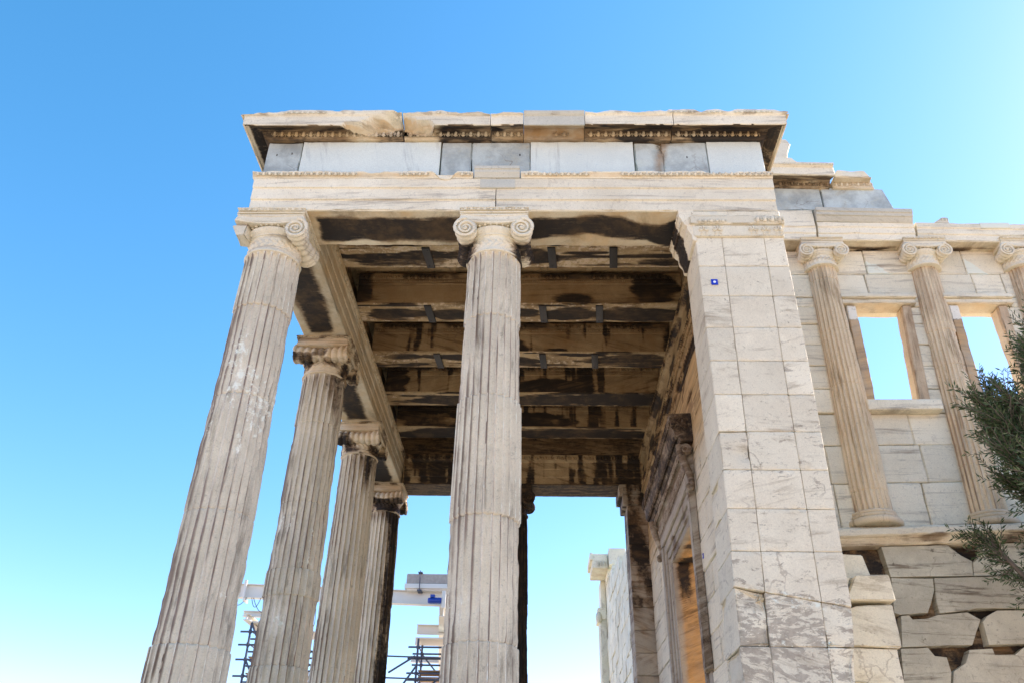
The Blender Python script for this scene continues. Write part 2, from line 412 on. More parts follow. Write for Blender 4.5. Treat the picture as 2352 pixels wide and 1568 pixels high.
M['door'] = marble('carved_door_marble', (.46, .37, .28), (.33, .265, .205), cool=.5, ochre=(.62, .36, .13), stain_amt=.6, spot=.5, crack=.3, bump=.6)  # ochre doubles as painted warm light on the door reveals
def simple(name, col, rough=.5, metal=0.0, var=.25, sc=6, bump=0.05):
    m = bpy.data.materials.new(name); m.use_nodes = True; nt = m.node_tree; L = nt.links.new
    b = nt.nodes['Principled BSDF']; b.inputs['Roughness'].default_value = rough; b.inputs['Metallic'].default_value = metal
    tc = N(nt, 'ShaderNodeTexCoord'); n = N(nt, 'ShaderNodeTexNoise'); n.inputs['Scale'].default_value = sc; n.inputs['Detail'].default_value = 7
    L(tc.outputs['Object'], n.inputs['Vector'])
    mx = N(nt, 'ShaderNodeMix', data_type='RGBA'); mx.inputs[6].default_value = (*[c * (1 - var) for c in col], 1); mx.inputs[7].default_value = (*[min(1, c * (1 + var)) for c in col], 1)
    L(n.outputs[0], mx.inputs[0]); L(mx.outputs[2], b.inputs['Base Color'])
    bp = N(nt, 'ShaderNodeBump'); bp.inputs['Strength'].default_value = bump * 4; bp.inputs['Distance'].default_value = .01; L(n.outputs[0], bp.inputs['Height']); L(bp.outputs[0], b.inputs['Normal'])
    return m
M['strap'] = simple('dark_steel', (.055, .05, .045), .55, .3)
M['cream'] = simple('cream_paint', (.70, .67, .58), .45, 0, .08, 3)
M['steel'] = simple('galvanised_blue_steel', (.065, .08, .115), .5, .3)
M['blue'] = simple('blue_enamel', (.01, .05, .32), .35, 0, .1)
M['white_dot'] = simple('white_enamel', (.8, .8, .8), .4, 0, .03)
M['sign_blue'] = simple('sign_blue', (.004, .03, .42), .4, 0, .05)
M['black'] = simple('black_rubber', (.02, .02, .025), .6)
M['concrete'] = simple('concrete', (.36, .33, .29), .9, 0, .3, 9, .2)
M['wood'] = simple('timber', (.42, .26, .12), .8, 0, .3)
M['ground'] = simple('pale_bedrock', (.68, .54, .40), .9, 0, .15, 1.2, .3)
M['bark'] = simple('olive_bark', (.16, .13, .10), .9, 0, .4, 12, .4)

# ------------------------------------------------------------------ ground
g = G(); n = 60
t = np.linspace(-1, 1, n); t = np.sign(t) * np.abs(t) ** 3 * 3000
X, Y = np.meshgrid(t, t, indexing='ij'); P = np.stack([X.ravel() + 3, Y.ravel() + 2, np.zeros(n * n)], 1)
P[:, 2] = -1.25 - 0.12 * fbm(P, .3, 3, 4) * (np.hypot(P[:, 0] - 3, P[:, 1] - 2) > 1)
F = [(i * n + j, (i + 1) * n + j, (i + 1) * n + j + 1, i * n + j + 1) for i in range(n - 1) for j in range(n - 1)]
g.add(P, F, .5); o = obj('ground', g, M['ground'], smooth=0); o['kind'] = 'structure'

# ================================================================== NORTH PORCH
porch = thing('temple_porch', 'roofed marble temple porch with tall fluted columns and smoke-blackened beam ceiling', 'temple porch', (3.2, 5.0, -0.2))
ZS, ZB = 7.635, 8.35
tiltW = lambda V: -0.0066 * (V[:, 0] - 3.0)
g = G()
for k in range(3):
    box(g, -0.9 - .3 * k, 7.1 + .3 * k, -.65 - .3 * k, 11.2 + .3 * k, -.28 * (k + 1) - .004 * k, -.28 * k - .002 * k, res=.5)
obj('step', g, M['old'], porch)

def flute_shaft(g, cx, cy, z0, z1, R0, R1, drums, seed, n=24, per=12, lean=0, th0=0.0, erode=1.0):
    """drums: list of (z_top, style) upward; style w worn, c crisp new marble standing slightly proud, m medium."""
    zs = [z0]; jo = [d[0] for d in drums[:-1]]
    z = z0
    while z < z1 - .02: z += .035; zs.append(min(z, z1))
    zs += [z1 - .01, z1 - .02]
    for j in jo: zs += [j - .012, j - .004, j + .004, j + .012]
    zs = np.unique(np.round(zs, 4)); nt_ = n * per
    TH = np.arange(nt_) * 2 * np.pi / nt_
    ZZ, TT = np.meshgrid(zs, TH, indexing='ij')
    f = (ZZ - z0) / (z1 - z0); R = R0 + (R1 - R0) * f + .012 * np.sin(np.pi * f)
    ph = (TT / (2 * np.pi) * n) % 1.0; u = np.abs(ph - .5) / .44
    wl = np.pi * R / n
    top = np.clip(1 - (z1 - .01 - ZZ) / wl, 0, 1)
    dep = 1.0 * wl * np.sqrt(np.clip(1 - u ** 2 - top ** 2, 0, 1))
    P = np.stack([cx + R * np.cos(TT), cy + R * np.sin(TT), ZZ], -1).reshape(-1, 3)
    sh = ZZ.shape
    n1 = fbm(P, (13, 13, 3.2), 4, seed).reshape(sh); n2 = fbm(P, (2.5, 2.5, 1.6), 2, seed + 3).reshape(sh); n3 = fbm(P, (22, 22, 14), 2, seed + 8).reshape(sh)
    er = .003 + .020 * np.clip((n1 - .45) * 3.4, 0, 1) + .034 * np.clip((n2 - .55) * 5, 0, 1) * n3
    lo = z0; pro = np.zeros(sh); ke = np.ones(sh); jn = np.zeros(sh)
    for zt, st in drums:
        msk = (ZZ >= lo) & (ZZ < zt + 1e-4)
        if st == 'c': ke[msk] = .05; pro[msk] = .006
        elif st == 'm': ke[msk] = .45; pro[msk] = 0
        else: ke[msk] = 1.; pro[msk] = -.006
        lo = zt
    for j in jo: jn = np.maximum(jn, np.clip(1 - np.abs(ZZ - j - .012 * (n2 - .5)) / .012, 0, 1))
    er = er * ke * erode
    r = np.minimum(R - dep, R - er) + pro - .012 * jn - .004 * ke * (n3 - .5)
    V = np.stack([cx + r * np.cos(TT + th0) + lean * (ZZ - z1), cy + r * np.sin(TT + th0), ZZ], -1).reshape(-1, 3)
    F = []; m_ = len(zs)
    for j in range(m_ - 1):
        a = j * nt_
        for i in range(nt_):
            i2 = (i + 1) % nt_; F.append((a + i, a + i2, a + nt_ + i2, a + nt_ + i))
    F.append(tuple(range(nt_))[::-1]); F.append(tuple((m_ - 1) * nt_ + i for i in range(nt_)))
    g.add(V, F, .3 + .4 * random.random())
    ra = (np.clip((n2 - .55) * 4, 0, 1) * (ke > .9)).ravel() * .5
    side = np.clip((np.abs(ph - .5) * 2 - .50) * 3.2, 0, 1) * np.where(ph < .5, 1.0, .22) * np.where(ke > .9, 1.0, sst(.45, .75, np.abs(ph - .5) * 2))  # crust lines strengthened to paint in the shade on each flute's left wall
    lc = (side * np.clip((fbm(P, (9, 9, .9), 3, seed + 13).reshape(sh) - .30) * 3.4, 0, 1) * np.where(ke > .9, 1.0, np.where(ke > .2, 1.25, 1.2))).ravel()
    ar_ = ((np.abs(ph - .5) * 2 > .89) * np.where(ke > .9, .25, .75) * np.clip(n1 * 2.2 - .3, 0, 1)).ravel()  # pale arris lines: highlights painted on the flute edges
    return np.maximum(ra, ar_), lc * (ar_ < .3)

def capital(kind, cx, cy, zt=ZS, s=1.0, broken_left=False, seed=1, eggs=True):
    """Ionic capital; kind 'y': volute faces look along y, 'x': along x. Returns a G in world space."""
    g = G()
    z = lambda d: -d * s
    # abacus
    for (zz0, zz1, h) in ((-.022, 0, .458), (-.05, -.022, .445)):
        box(g, -h * s, h * s, -h * s, h * s, zz0 * s, zz1 * s, res=.06, chip=.009 * s, seed=seed)
    if eggs:
        for sg in (-1, 1):
            egg_row(g, -.42 * s, .42 * s, sg * .450 * s, -.035 * s, .085 * s, .03 * s, .012 * s, 'x', sg)
            egg_row(g, -.42 * s, .42 * s, sg * .450 * s, -.035 * s, .085 * s, .03 * s, .012 * s, 'y', sg)
    vc, vz, vr = .365 * s, -.335 * s, .146 * s
    # cushion with sagging lower edge
    up, lo = [], []
    for k in range(17):
        q = -1 + k / 8
        up.append((q * .43 * s, -.05 * s)); lo.append((q * .47 * s, (-.255 + .055 * abs(q) ** 2) * s))
    pol = up + lo[::-1]
    for yy in (.405, .42):
        V, F = [], []; nn = 17; k_ = 1 if yy < .41 else .62
        zc = -.17 * s
        for y in (-yy * s, yy * s):
            V += [(p[0], y, zc + (p[1] - zc) * k_) for p in up] + [(p[0], y, zc + (p[1] - zc) * k_) for p in lo]
        for i in range(nn - 1):
            F.append((i, nn + i, nn + i + 1, i + 1)); b = 2 * nn
            F.append((b + i, b + i + 1, b + nn + i + 1, b + nn + i))
            F.append((i, i + 1, b + i + 1, b + i)); F.append((nn + i, b + nn + i, b + nn + i + 1, nn + i + 1))
        F.append((0, 2 * nn, 3 * nn, nn)); F.append((nn - 1, 2 * nn - 1, 4 * nn - 1, 3 * nn - 1))
        g.add(V, F, .5)
    for sg in (-1, 1):
        for zz, sag, r_ in ((-.068, .0, .014), (-.118, .02, .010), (-.205, .045, .012), (-.235, .05, .020)):
            tube(g, [(q * .45 * s, sg * .42 * s, (zz + sag * q * q - .01 * (1 - q * q) * (sag > 0)) * s) for q in np.linspace(-1, 1, 15)], r_ * s, 6, tint=.5)
    # volutes with spiral ridges, and bolsters between the two faces
    for sx in (-1, 1):
        if broken_left and sx < 0:
            hexa(g, [(-.43, -.38, -.42), (-.30, -.42, -.44), (-.45, -.12, -.42), (-.24, -.1, -.44), (-.50, -.41, -.26), (-.28, -.40, -.20), (-.50, -.1, -.24), (-.2, -.1, -.2)], res=.06, chip=.02, big=.06, rough=.015); continue
        V, F, nu = [], [], 28; yr = .43 if kind == 'x' else .24; ys = np.linspace(-.43, yr, 69)
        R = []
        for yv in ys:
            q = abs((yv - (yr - .43) / 2) / ((yr + .43) / 2)); r = vr * (.66 + .34 * q ** 1.6) * (1 - .0 * q)
            r += .034 * s * (abs(math.sin(math.pi * (yv + .385) / .11)) ** .8 - .35) * (-.386 < yv < yr - .045)
            R.append(r)
        for r, yv in zip(R, ys):
            for i in range(nu):
                a = 2 * math.pi * i / nu; V.append((sx * vc + r * math.cos(a), yv * s, vz + r * math.sin(a)))
        for j in range(len(ys) - 1):
            for i in range(nu): F.append((j * nu + i, (j + 1) * nu + i, (j + 1) * nu + (i + 1) % nu, j * nu + (i + 1) % nu))
        # dished ends
        for e, yv in ((0, -.415), (len(ys) - 1, yr - .015)):
            b = len(V); V += [(sx * vc + R[e] * .86 * math.cos(2 * math.pi * i / nu), yv * s, vz + R[e] * .86 * math.sin(2 * math.pi * i / nu)) for i in range(nu)]
            for i in range(nu):
                q = (e * nu + i, e * nu + (i + 1) % nu, b + (i + 1) % nu, b + i); F.append(q if e == 0 else q[::-1])
            fan = tuple(b + i for i in range(nu)); F.append(fan[::-1] if e else fan)
        g.add(V, F, .5)
        for sy in (-1, 1):
            P, rr = [], []
            for k in range(46):
                q = k / 45; th = math.pi / 2 + q * 2.6 * 2 * math.pi; r = vr * .95 * (1 - q) ** 1.15 + .02 * s
                P.append((sx * (vc - r * math.cos(th) * -1 * -1), (-.43 if sy < 0 else yr) * s, vz + r * math.sin(th))); rr.append((.019 * (1 - q) + .008) * s)
            tube(g, P, rr, 5, tint=.5)
            ell(g, (sx * vc, (-.43 if sy < 0 else yr) * s, vz), (.026 * s, .02 * s, .026 * s), 8, 5)
    # echinus, necking, astragal
    pr = [(.33, -.66), (.352, -.655), (.368, -.648), (.372, -.638), (.366, -.628), (.352, -.622), (.345, -.60), (.346, -.42), (.352, -.40), (.37, -.392), (.37, -.378), (.36, -.37),
          (.385, -.34), (.405, -.30), (.395, -.27), (.34, -.26), (.34, -.08)]
    def neck(rr, T, zz):
        if -.60 * s < zz < -.41 * s: return rr + .012 * s * np.cos(T * 24 + 3 * math.sin(zz * 40)) * math.sin((zz / s + .60) / .19 * math.pi) ** .5
        if -.36 * s < zz < -.27 * s: return rr + .014 * s * np.abs(np.cos(T * 12))
        return rr
    pr2 = []
    for (a, b), (c, d) in zip(pr, pr[1:]):
        k = max(1, int((d - b) / .02)); pr2 += [(a + (c - a) * i / k, b + (d - b) * i / k) for i in range(k)]
    pr2.append(pr[-1])
    revolve(g, [(a * s, b * s) for a, b in pr2], 0, 0, 96, neck, .5)
    for k in range(34):
        a = k / 34 * 2 * math.pi; ell(g, (.412 * s * math.cos(a), .412 * s * math.sin(a), -.262 * s), (.02 * s, .02 * s, .015 * s), 5, 3, tint=.5)
    for k in range(len(g.V)):
        V = g.V[k]
        V = V + ((fbm(V + seed * 3.1, 7 / s, 3, seed) - .5) * .022 * s)[:, None] * np.array([[1, 1, .6]])
        if kind == 'x': V = np.stack([V[:, 1], -V[:, 0], V[:, 2]], 1)
        g.V[k] = V + np.array([cx, cy, zt])
    return g

def base_mesh(cx, cy, z0, s=1.0):
    g = G(); pr = []
    for r0, zc, h in ((.50, .10, .10), (.41, .22, .04), (.45, .31, .06)):
        for k in range(9):
            t = -math.pi / 2 + math.pi * k / 8; pr.append(((r0 + (h * math.cos(t) if h != .04 else -.03 * math.cos(t))) * s, z0 + (zc + h * math.sin(t)) * s))
    revolve(g, pr, cx, cy, 48); return g

SX, SN, YA = 2.975, 3.18, 0.375
cols = [  # cx, cy, capital kind, drums, seed, label, wear
    (0, YA, 'y', [(2.08, 'c'), (3.49, 'w'), (4.91, 'w'), (6.17, 'w'), (6.98, 'c')], 11, 'front corner column with broken volute and clean patched drum low down'),
    (SX, YA, 'y', [(2.14, 'm'), (3.45, 'w'), (4.90, 'c'), (6.02, 'w'), (6.98, 'm')], 23, 'middle front column with a crisp clean drum halfway up'),
    (0, YA + SN, 'x', [(2.47, 'c'), (3.41, 'w'), (3.79, 'c'), (4.80, 'w'), (6.12, 'w'), (6.98, 'm')], 37, 'second column of the left row with two smooth patch bands'),
    (0, YA + 2 * SN, 'x', [(3.0, 'm'), (5.0, 'm'), (6.98, 'm')], 41, 'third column of the left row with even unpatched flutes'),
    (0, YA + 3 * SN, 'x', [(2.8, 'm'), (4.9, 'w'), (6.98, 'm')], 53, 'last column of the left row blackened on one side'),
    (SX, YA + 3 * SN, 'y', [(3.0, 'w'), (5.0, 'w'), (6.98, 'm')], 67, 'soot-black rear column hidden behind the middle front column'),
]
for cx, cy, kd, dr, sd_, lab in cols:
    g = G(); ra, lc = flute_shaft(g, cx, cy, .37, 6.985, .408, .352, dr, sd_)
    wear_shading = {'r': ra * .85, 'o': lc * 1.1}  # both channels also carry the painted flute highlights and shade
    black = sd_ == 67
    if black: wear_shading['s'] = lambda V: .62 + .35 * fbm(V, (3, 3, .8), 3, 5)
    elif sd_ == 53:
        wear_shading['s'] = lambda V: sst(.05, .28, V[:, 0]) * (.35 + .75 * fbm(V, (9, 9, .7), 3, 6)) + .8 * sst(6.6, 7, V[:, 2]) * fbm(V, 5, 2, 8)
    elif sd_ in (37, 41):
        wear_shading['s'] = lambda V, q=sd_: sst(5.6, 6.95, V[:, 2]) * (.15 + .75 * fbm(V, (12, 12, .6), 3, q)) * sst(-.3, .15, V[:, 0])
    c = obj('column', g, M['shaft'], porch, wear_shading, 50, lab)
    g = capital(kd, cx, cy, broken_left=(sd_ == 11), seed=sd_)
    if sd_ == 11:
        pass
    cw = {}
    if black: cw = {'s': lambda V: .6 + .5 * fbm(V, 4, 3, 3)}
    elif kd == 'x':
        cw = {'o': lambda V: .42 + .3 * fbm(V, 3, 2, 4), 's': lambda V, q=sd_: sst(.50, .60, fbm(V, (4, 4, 3), 3, q)) * .5 + .75 * sst(7.34, 7.20, V[:, 2]) * sst(6.98, 7.05, V[:, 2]) * sst(.35, .55, fbm(V, 3, 2, q + 1))}
    elif sd_ == 23:
        cw = {'s': lambda V: sst(.05, .25, V[:, 1] - .0) * (V[:, 2] < 7.45) * .9 * sst(.3, .5, fbm(V, 5, 2, 2)), 'o': lambda V: .1 * sst(-.2, .3, V[:, 1])}
    else:
        cw = {'o': lambda V: .25 * sst(-.1, .4, V[:, 1])}
    obj('capital', g, M['old'] if not black else M['ceil'], c, cw, 40)
    obj('base', base_mesh(cx, cy, 0), M['old'], c)

# ---- architraves
def dmg_wa(V):
    return V
g = G()
prof = [(0.75, ZS), (0.0, ZS, .022), (0.0, 7.81, .003), (-.022, 7.815, .004), (-.022, 8.0, .003), (-.044, 8.005, .004), (-.044, 8.165, .003), (.75, 8.165)]
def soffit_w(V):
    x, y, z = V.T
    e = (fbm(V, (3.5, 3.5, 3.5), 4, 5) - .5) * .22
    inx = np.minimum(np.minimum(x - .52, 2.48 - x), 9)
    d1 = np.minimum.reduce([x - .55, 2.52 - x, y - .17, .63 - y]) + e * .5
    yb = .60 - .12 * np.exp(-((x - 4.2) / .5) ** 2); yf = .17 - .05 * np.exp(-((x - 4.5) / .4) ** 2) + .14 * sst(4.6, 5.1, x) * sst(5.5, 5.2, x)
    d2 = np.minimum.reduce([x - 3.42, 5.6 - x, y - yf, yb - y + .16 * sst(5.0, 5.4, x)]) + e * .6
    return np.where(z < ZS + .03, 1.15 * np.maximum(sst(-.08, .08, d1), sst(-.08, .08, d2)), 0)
def w_streak(V):
    x, y, z = V.T
    return .0 * x
for x0, x1 in ((-.345, 2.985), (2.99, 6.71)):
    sweep(g, prof, x0, x1, res=.03, seg=.035, chip=.012, tilt=tiltW, endchip=.006)
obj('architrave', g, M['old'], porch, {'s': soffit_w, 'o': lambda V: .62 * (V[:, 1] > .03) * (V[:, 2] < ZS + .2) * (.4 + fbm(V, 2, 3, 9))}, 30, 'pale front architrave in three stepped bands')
# crown moulding with worn egg and dart
g = G()
def crown_top(x):
    q = np.stack([x, x * 0, x * 0], 1)
    d = .085 * np.exp(-((x - 2.28) / .13) ** 4) + .03 * sst(.55, .75, fbm(q, 3, 3, 77)) + .02 * fbm(q, 9, 2, 78)
    return d
def dmg_crown(V):
    d = crown_top(V[:, 0]); top = sst(8.20, 8.26, V[:, 2]); V[:, 2] -= top * d; V[:, 1] += top * d * .3
    return V
for x0, x1 in ((-.375, 2.675), (3.315, 6.72)):
    sweep(g, [(.3, 8.168), (-.05, 8.168, .004), (-.055, 8.185, .004), (-.065, 8.19), (-.085, 8.235, .012), (-.10, 8.24, .014), (-.10, 8.268, .02), (.3, 8.268)], x0, x1, res=.025, seg=.03, chip=.01, tilt=tiltW, dmg=dmg_crown)
    k = fbm(np.stack([np.linspace(-1, 8, 400)] * 3, 1), (1.6, 0, 0), 3, 21); xs = np.linspace(-1, 8, 400)
    g2 = G(); egg_row(g2, x0 + .04, x1 - .03, -.078, 8.214, .082, .055, .032, keep=lambda s: np.interp(s, xs, k) > .38 and abs(s - 2.3) > .2)
    for V, A in zip(g2.V, g2.A): V[:, 2] += tiltW(V)
    n_ = g.n; g.V += g2.V; g.A += g2.A; g.F += [tuple(i + n_ for i in f) for f in g2.F]; g.n += g2.n
obj('crown_moulding', g, M['old'], porch, {'o': lambda V: .50 * (V[:, 2] - tiltW(V) < 8.238) * (V[:, 2] - tiltW(V) > 8.18) * (V[:, 1] > -.086)}, 40)  # recess between the eggs tinted darker, depth shading painted in
g = G()
sweep(g, [(.3, 8.168), (-.06, 8.168, .002), (-.065, 8.19, .002), (-.10, 8.235, .002), (-.10, 8.28, .002), (-.115, 8.285, .002), (-.115, 8.335, .002), (.3, 8.335)], 2.68, 3.31, res=.1, chip=.002, tilt=tiltW, rough=0)
plain(g, 2.77, 3.245, -.050, .1, 7.995, 8.15)
obj('moulding_patch', g, M['patch'], porch, None, 30, 'smooth clean replacement piece set in the worn moulding')

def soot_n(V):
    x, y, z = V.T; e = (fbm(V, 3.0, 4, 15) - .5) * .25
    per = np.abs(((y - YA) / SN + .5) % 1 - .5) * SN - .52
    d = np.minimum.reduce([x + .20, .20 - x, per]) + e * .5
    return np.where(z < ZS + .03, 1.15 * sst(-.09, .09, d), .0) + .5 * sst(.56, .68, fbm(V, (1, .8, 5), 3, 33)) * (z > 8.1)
g = G()
sweep(g, [(-.345, ZS, .02), (.375, ZS, .015), (.375, 7.81, .003), (.39, 7.815), (.39, 8.0, .003), (.405, 8.005), (.405, 8.165, .003), (.44, 8.20, .02), (.46, 8.335, .02), (-.345, 8.335)],
      .752, 10.3, 'y', res=.045, seg=.045, chip=.012)
egg_row(g, .8, 9.5, .445, 8.25, .16, .10, .03, 'y', 1, keep=lambda s: (math.sin(s * 5.1) + math.sin(s * 2.3 + 1)) > -.9)
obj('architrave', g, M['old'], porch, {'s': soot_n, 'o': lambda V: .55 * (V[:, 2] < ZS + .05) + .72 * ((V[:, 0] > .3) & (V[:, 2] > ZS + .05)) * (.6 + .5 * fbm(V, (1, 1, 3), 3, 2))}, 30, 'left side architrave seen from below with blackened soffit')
def soot_e(V):
    x, y, z = V.T
    dr = fbm(V, (9, 9, .8), 4, 44); return np.where(z < ZS + .03, .7 + .0 * x, sst(.34, .66, dr + .10 * np.sin(x * 1.3))) * .95
g = G()
y0 = YA + 3 * SN - .375
sweep(g, [(y0, ZS, .012), (y0, 7.81, .003), (y0 - .02, 7.815), (y0 - .02, 8.0, .003), (y0 - .04, 8.005), (y0 - .04, 8.165), (y0 - .09, 8.2, .01), (y0 - .11, 8.34, .01), (y0 + .75, 8.34), (y0 + .75, ZS, .012)],
      .41, 6.03, res=.04, seg=.04)
egg_row(g, .45, 6.0, y0 - .10, 8.26, .13, .09, .025)
obj('architrave', g, M['ceil'], porch, {'s': soot_e, 'o': .35}, 30, 'rear inner architrave streaked black and ochre')
g = G(); box(g, -.345, 6.7, y0 + .05, y0 + .75, 8.35, 8.95, res=.5); box(g, -.3, .3, .76, y0 + .04, 8.345, 8.95, res=.5)
obj('frieze_backing', g, M['ceil'], porch, {'o': .5, 's': lambda V: .25 + .5 * fbm(V, (5, 5, .8), 3, 3)})

# ---- frieze blocks
fr = [(-.29, .20, .21, 'grey', 'mottled dark grey corner frieze block with two small holes'), (.215, 2.18, 2.195, 'new', 'longest smooth new white frieze block'),
      (2.20, 3.445, 3.445, 'grey', 'grey frieze block with a pale vein above the patched moulding'), (3.45, 4.885, 4.90, 'new', 'smooth new white frieze block right of the middle column'),
      (4.905, 5.905, 5.905, 'grey', 'broken grey frieze block split by a brown crack'), (5.912, 6.665, 6.665, 'new', 'short smooth new white frieze block at the right corner')]
for i, (xa, xb, xb2, mt, lab) in enumerate(fr):
    g = G(); z0, z1 = 8.20, 8.925
    k = dict(res=.05, chip=.004 if mt == 'new' else .018, big=0 if mt == 'new' else (.12 if i == 4 else .06), rough=.001 if mt == 'new' else .005)
    yf = .03 if mt == 'new' else .037
    if i == 4:
        box(g, 4.905, 5.30, .05, .5, z0, z1, **k); box(g, 5.27, 5.905, yf, .5, z0, z1, **k)
    elif i == 2:
        box(g, 2.20, 2.62, yf, .5, z0, z1, **k); box(g, 2.625, 3.445, yf, .5, z0, z1, **k)
    else: box(g, xa, xb, yf, .5, z0, z1, **k)
    for V in g.V: V[:, 2] += tiltW(V)
    if mt == 'grey':
        for hx, hz in {0: ((-.14, 8.70), (.07, 8.73)), 2: ((3.3, 8.68),), 4: ((5.62, 8.62),)}[i]: plain(g, hx - .009, hx + .009, yf - .003, yf + .01, hz - .02, hz + .02)
    wear_shading = None
    if mt == 'grey':
        holes = {0: ((-.14, 8.70), (.07, 8.73)), 2: ((3.3, 8.68),), 4: ((5.62, 8.62),)}[i]
        def hs(V, holes=holes):  # holes are thin plates; their dark inside is painted shade
            r = np.zeros(len(V))
            for hx, hz in holes: r = np.maximum(r, ((np.abs(V[:, 0] - hx) < .012) & (np.abs(V[:, 2] - hz) < .03) & (V[:, 1] < .0365)) * 1.0)
            return r
        wear_shading = {'s': hs}
        if i == 4: wear_shading['o'] = lambda V: .7 * sst(.16, .0, np.abs(V[:, 0] - 5.25 - .15 * (V[:, 2] - 8.6)))
    obj('frieze_block', g, M[mt], porch, wear_shading, 35, lab)

# ---- cornice blocks
cp = [(.35, 8.93), (-.01, 8.93, .006), (-.03, 8.95, .004), (-.075, 9.045, .004), (-.085, 9.06), (-.235, 8.985), (-.245, 8.952, .010), (-.272, 8.952, .022), (-.276, 9.12, .004), (-.292, 9.13, .008), (-.315, 9.19, .02), (-.312, 9.215, .02), (.35, 9.26)]
cpn = [(p[0], p[1] - (.02 if p[1] > 9.15 else 0), .002) for p in cp]
def cut_cornice(fn):
    def d(V):
        nz = fbm(V, 6, 3, 91)
        yl, zl = fn(V[:, 0], V[:, 2], nz)
        V[:, 1] = np.maximum(V[:, 1], yl - (V[:, 1] > -.05) * 9)
        V[:, 2] = np.minimum(V[:, 2], zl); return V
    return d
b1 = cut_cornice(lambda x, z, n: (-.33 + .28 * sst(-.15, .35, (x - .84) / .78 - (z - 8.95) / .25 + (n - .5) * .6), 9.3 - .20 * sst(1.48, 1.66, x + (n - .5) * .25) - .04 * sst(.55, .95, x) * (x < 1.0)))
b2 = cut_cornice(lambda x, z, n: (-.33 + .27 * sst(-.1, .4, 1.0 - (x - 1.66) / .55 - (z - 8.95) / .20 + (n - .5) * .6), 9.3 - .14 * sst(1.80, 1.66, x + (n - .5) * .2)))
b3 = cut_cornice(lambda x, z, n: (-.33 + .10 * sst(.5, .8, n + .1 - (z - 8.95) * 3), 9.3 + 0 * x))
cb = [(-.29, 1.645, b1, 1, 0, 'old', 'left corner cornice block with a broken diagonal fracture'), (1.655, 2.890, b2, 0, 0, 'old', 'cornice block with its lower left corner broken away'),
      (2.893, 3.350, b3, 0, 0, 'old', 'short worn cornice block beside the clean one'), (3.352, 4.199, None, 0, 0, 'patch', 'clean new cornice block without carving'),
      (4.202, 5.420, None, 0, 0, 'old', 'cornice block right of the clean new one'), (5.424, 6.665, None, 0, -1, 'old', 'right corner cornice block with dark underside')]
def ero(x):
    p = np.array([[x, 0., 0.]]); return float(.20 * np.clip(fbm(p, 5.5, 3, 131) - .46, 0, 1)[0] + .28 * np.clip(fbm(p, 1.7, 2, 137) - .52, 0, 1)[0])
def worn_top(fn):
    def d(V):
        if fn is not None: V = fn(V)
        q = fbm(V * np.array([1, 0, 0]) , 5.5, 3, 131); q2 = fbm(V * np.array([1, 0, 0]), 1.7, 2, 137)
        V[:, 2] -= .06 * sst(-.40, -.60, V[:, 0]) * sst(9.13, 9.20, V[:, 2])
        V[:, 2] -= sst(9.13, 9.20, V[:, 2]) * (.15 * np.clip(q - .46, 0, 1) + .20 * np.clip(q2 - .52, 0, 1)); return V
    return d
for i, (xa, xb, dm, m0, m1, mt, lab) in enumerate(cb):
    g = G()
    sweep(g, cp if mt == 'old' else cpn, xa, xb, res=.025, seg=.035, m0=m0, m1=m1, mref=.03, dmg=worn_top(dm) if mt == 'old' else dm, tilt=tiltW, endchip=.006 if mt == 'old' else .002, rough=.004 if mt == 'old' else .0)
    g2 = G()
    if mt == 'old': egg_row(g2, xa + .04, xb - .02, -.055, 8.995, .105, .095, .032)
    else: egg_row(g2, 3.75, 3.98, -.055, 8.995, .105, .085, .03)
    # leaf row under the top edge
    if mt == 'old':
        kk = 0
        egg_row(g2, xa - .2 * (m0 > 0), xb + .2 * (m1 < 0), -.306, 9.165, .075, .045, .016, keep=lambda s: ero(s) < .012 and s > -.4 and not (i == 0 and s > .6) and not (i == 1 and s < 2.0))
    for V in g2.V: V[:, 2] += tiltW(V)
    n_ = g.n; g.V += g2.V; g.A += [a * 0 + .5 for a in g2.A]; g.F += [tuple(q + n_ for q in f) for f in g2.F]; g.n += g2.n
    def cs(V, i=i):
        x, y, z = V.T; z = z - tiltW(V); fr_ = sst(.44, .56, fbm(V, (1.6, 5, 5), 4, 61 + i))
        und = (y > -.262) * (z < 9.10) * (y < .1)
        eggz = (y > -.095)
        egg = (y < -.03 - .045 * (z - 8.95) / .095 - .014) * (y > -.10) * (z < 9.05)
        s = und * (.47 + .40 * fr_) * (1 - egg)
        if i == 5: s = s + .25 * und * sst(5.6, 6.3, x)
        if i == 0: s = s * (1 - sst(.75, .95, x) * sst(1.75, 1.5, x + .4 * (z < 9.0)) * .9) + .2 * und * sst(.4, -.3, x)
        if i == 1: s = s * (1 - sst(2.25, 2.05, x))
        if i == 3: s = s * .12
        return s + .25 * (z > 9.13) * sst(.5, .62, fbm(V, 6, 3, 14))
    obj('cornice_block', g, M[mt], porch, {'s': cs, 'o': lambda V: .85 * (V[:, 1] > -.262) * (V[:, 2] < 9.12) * (.5 + .6 * fbm(V, 3, 3, 2))}, 35, lab)
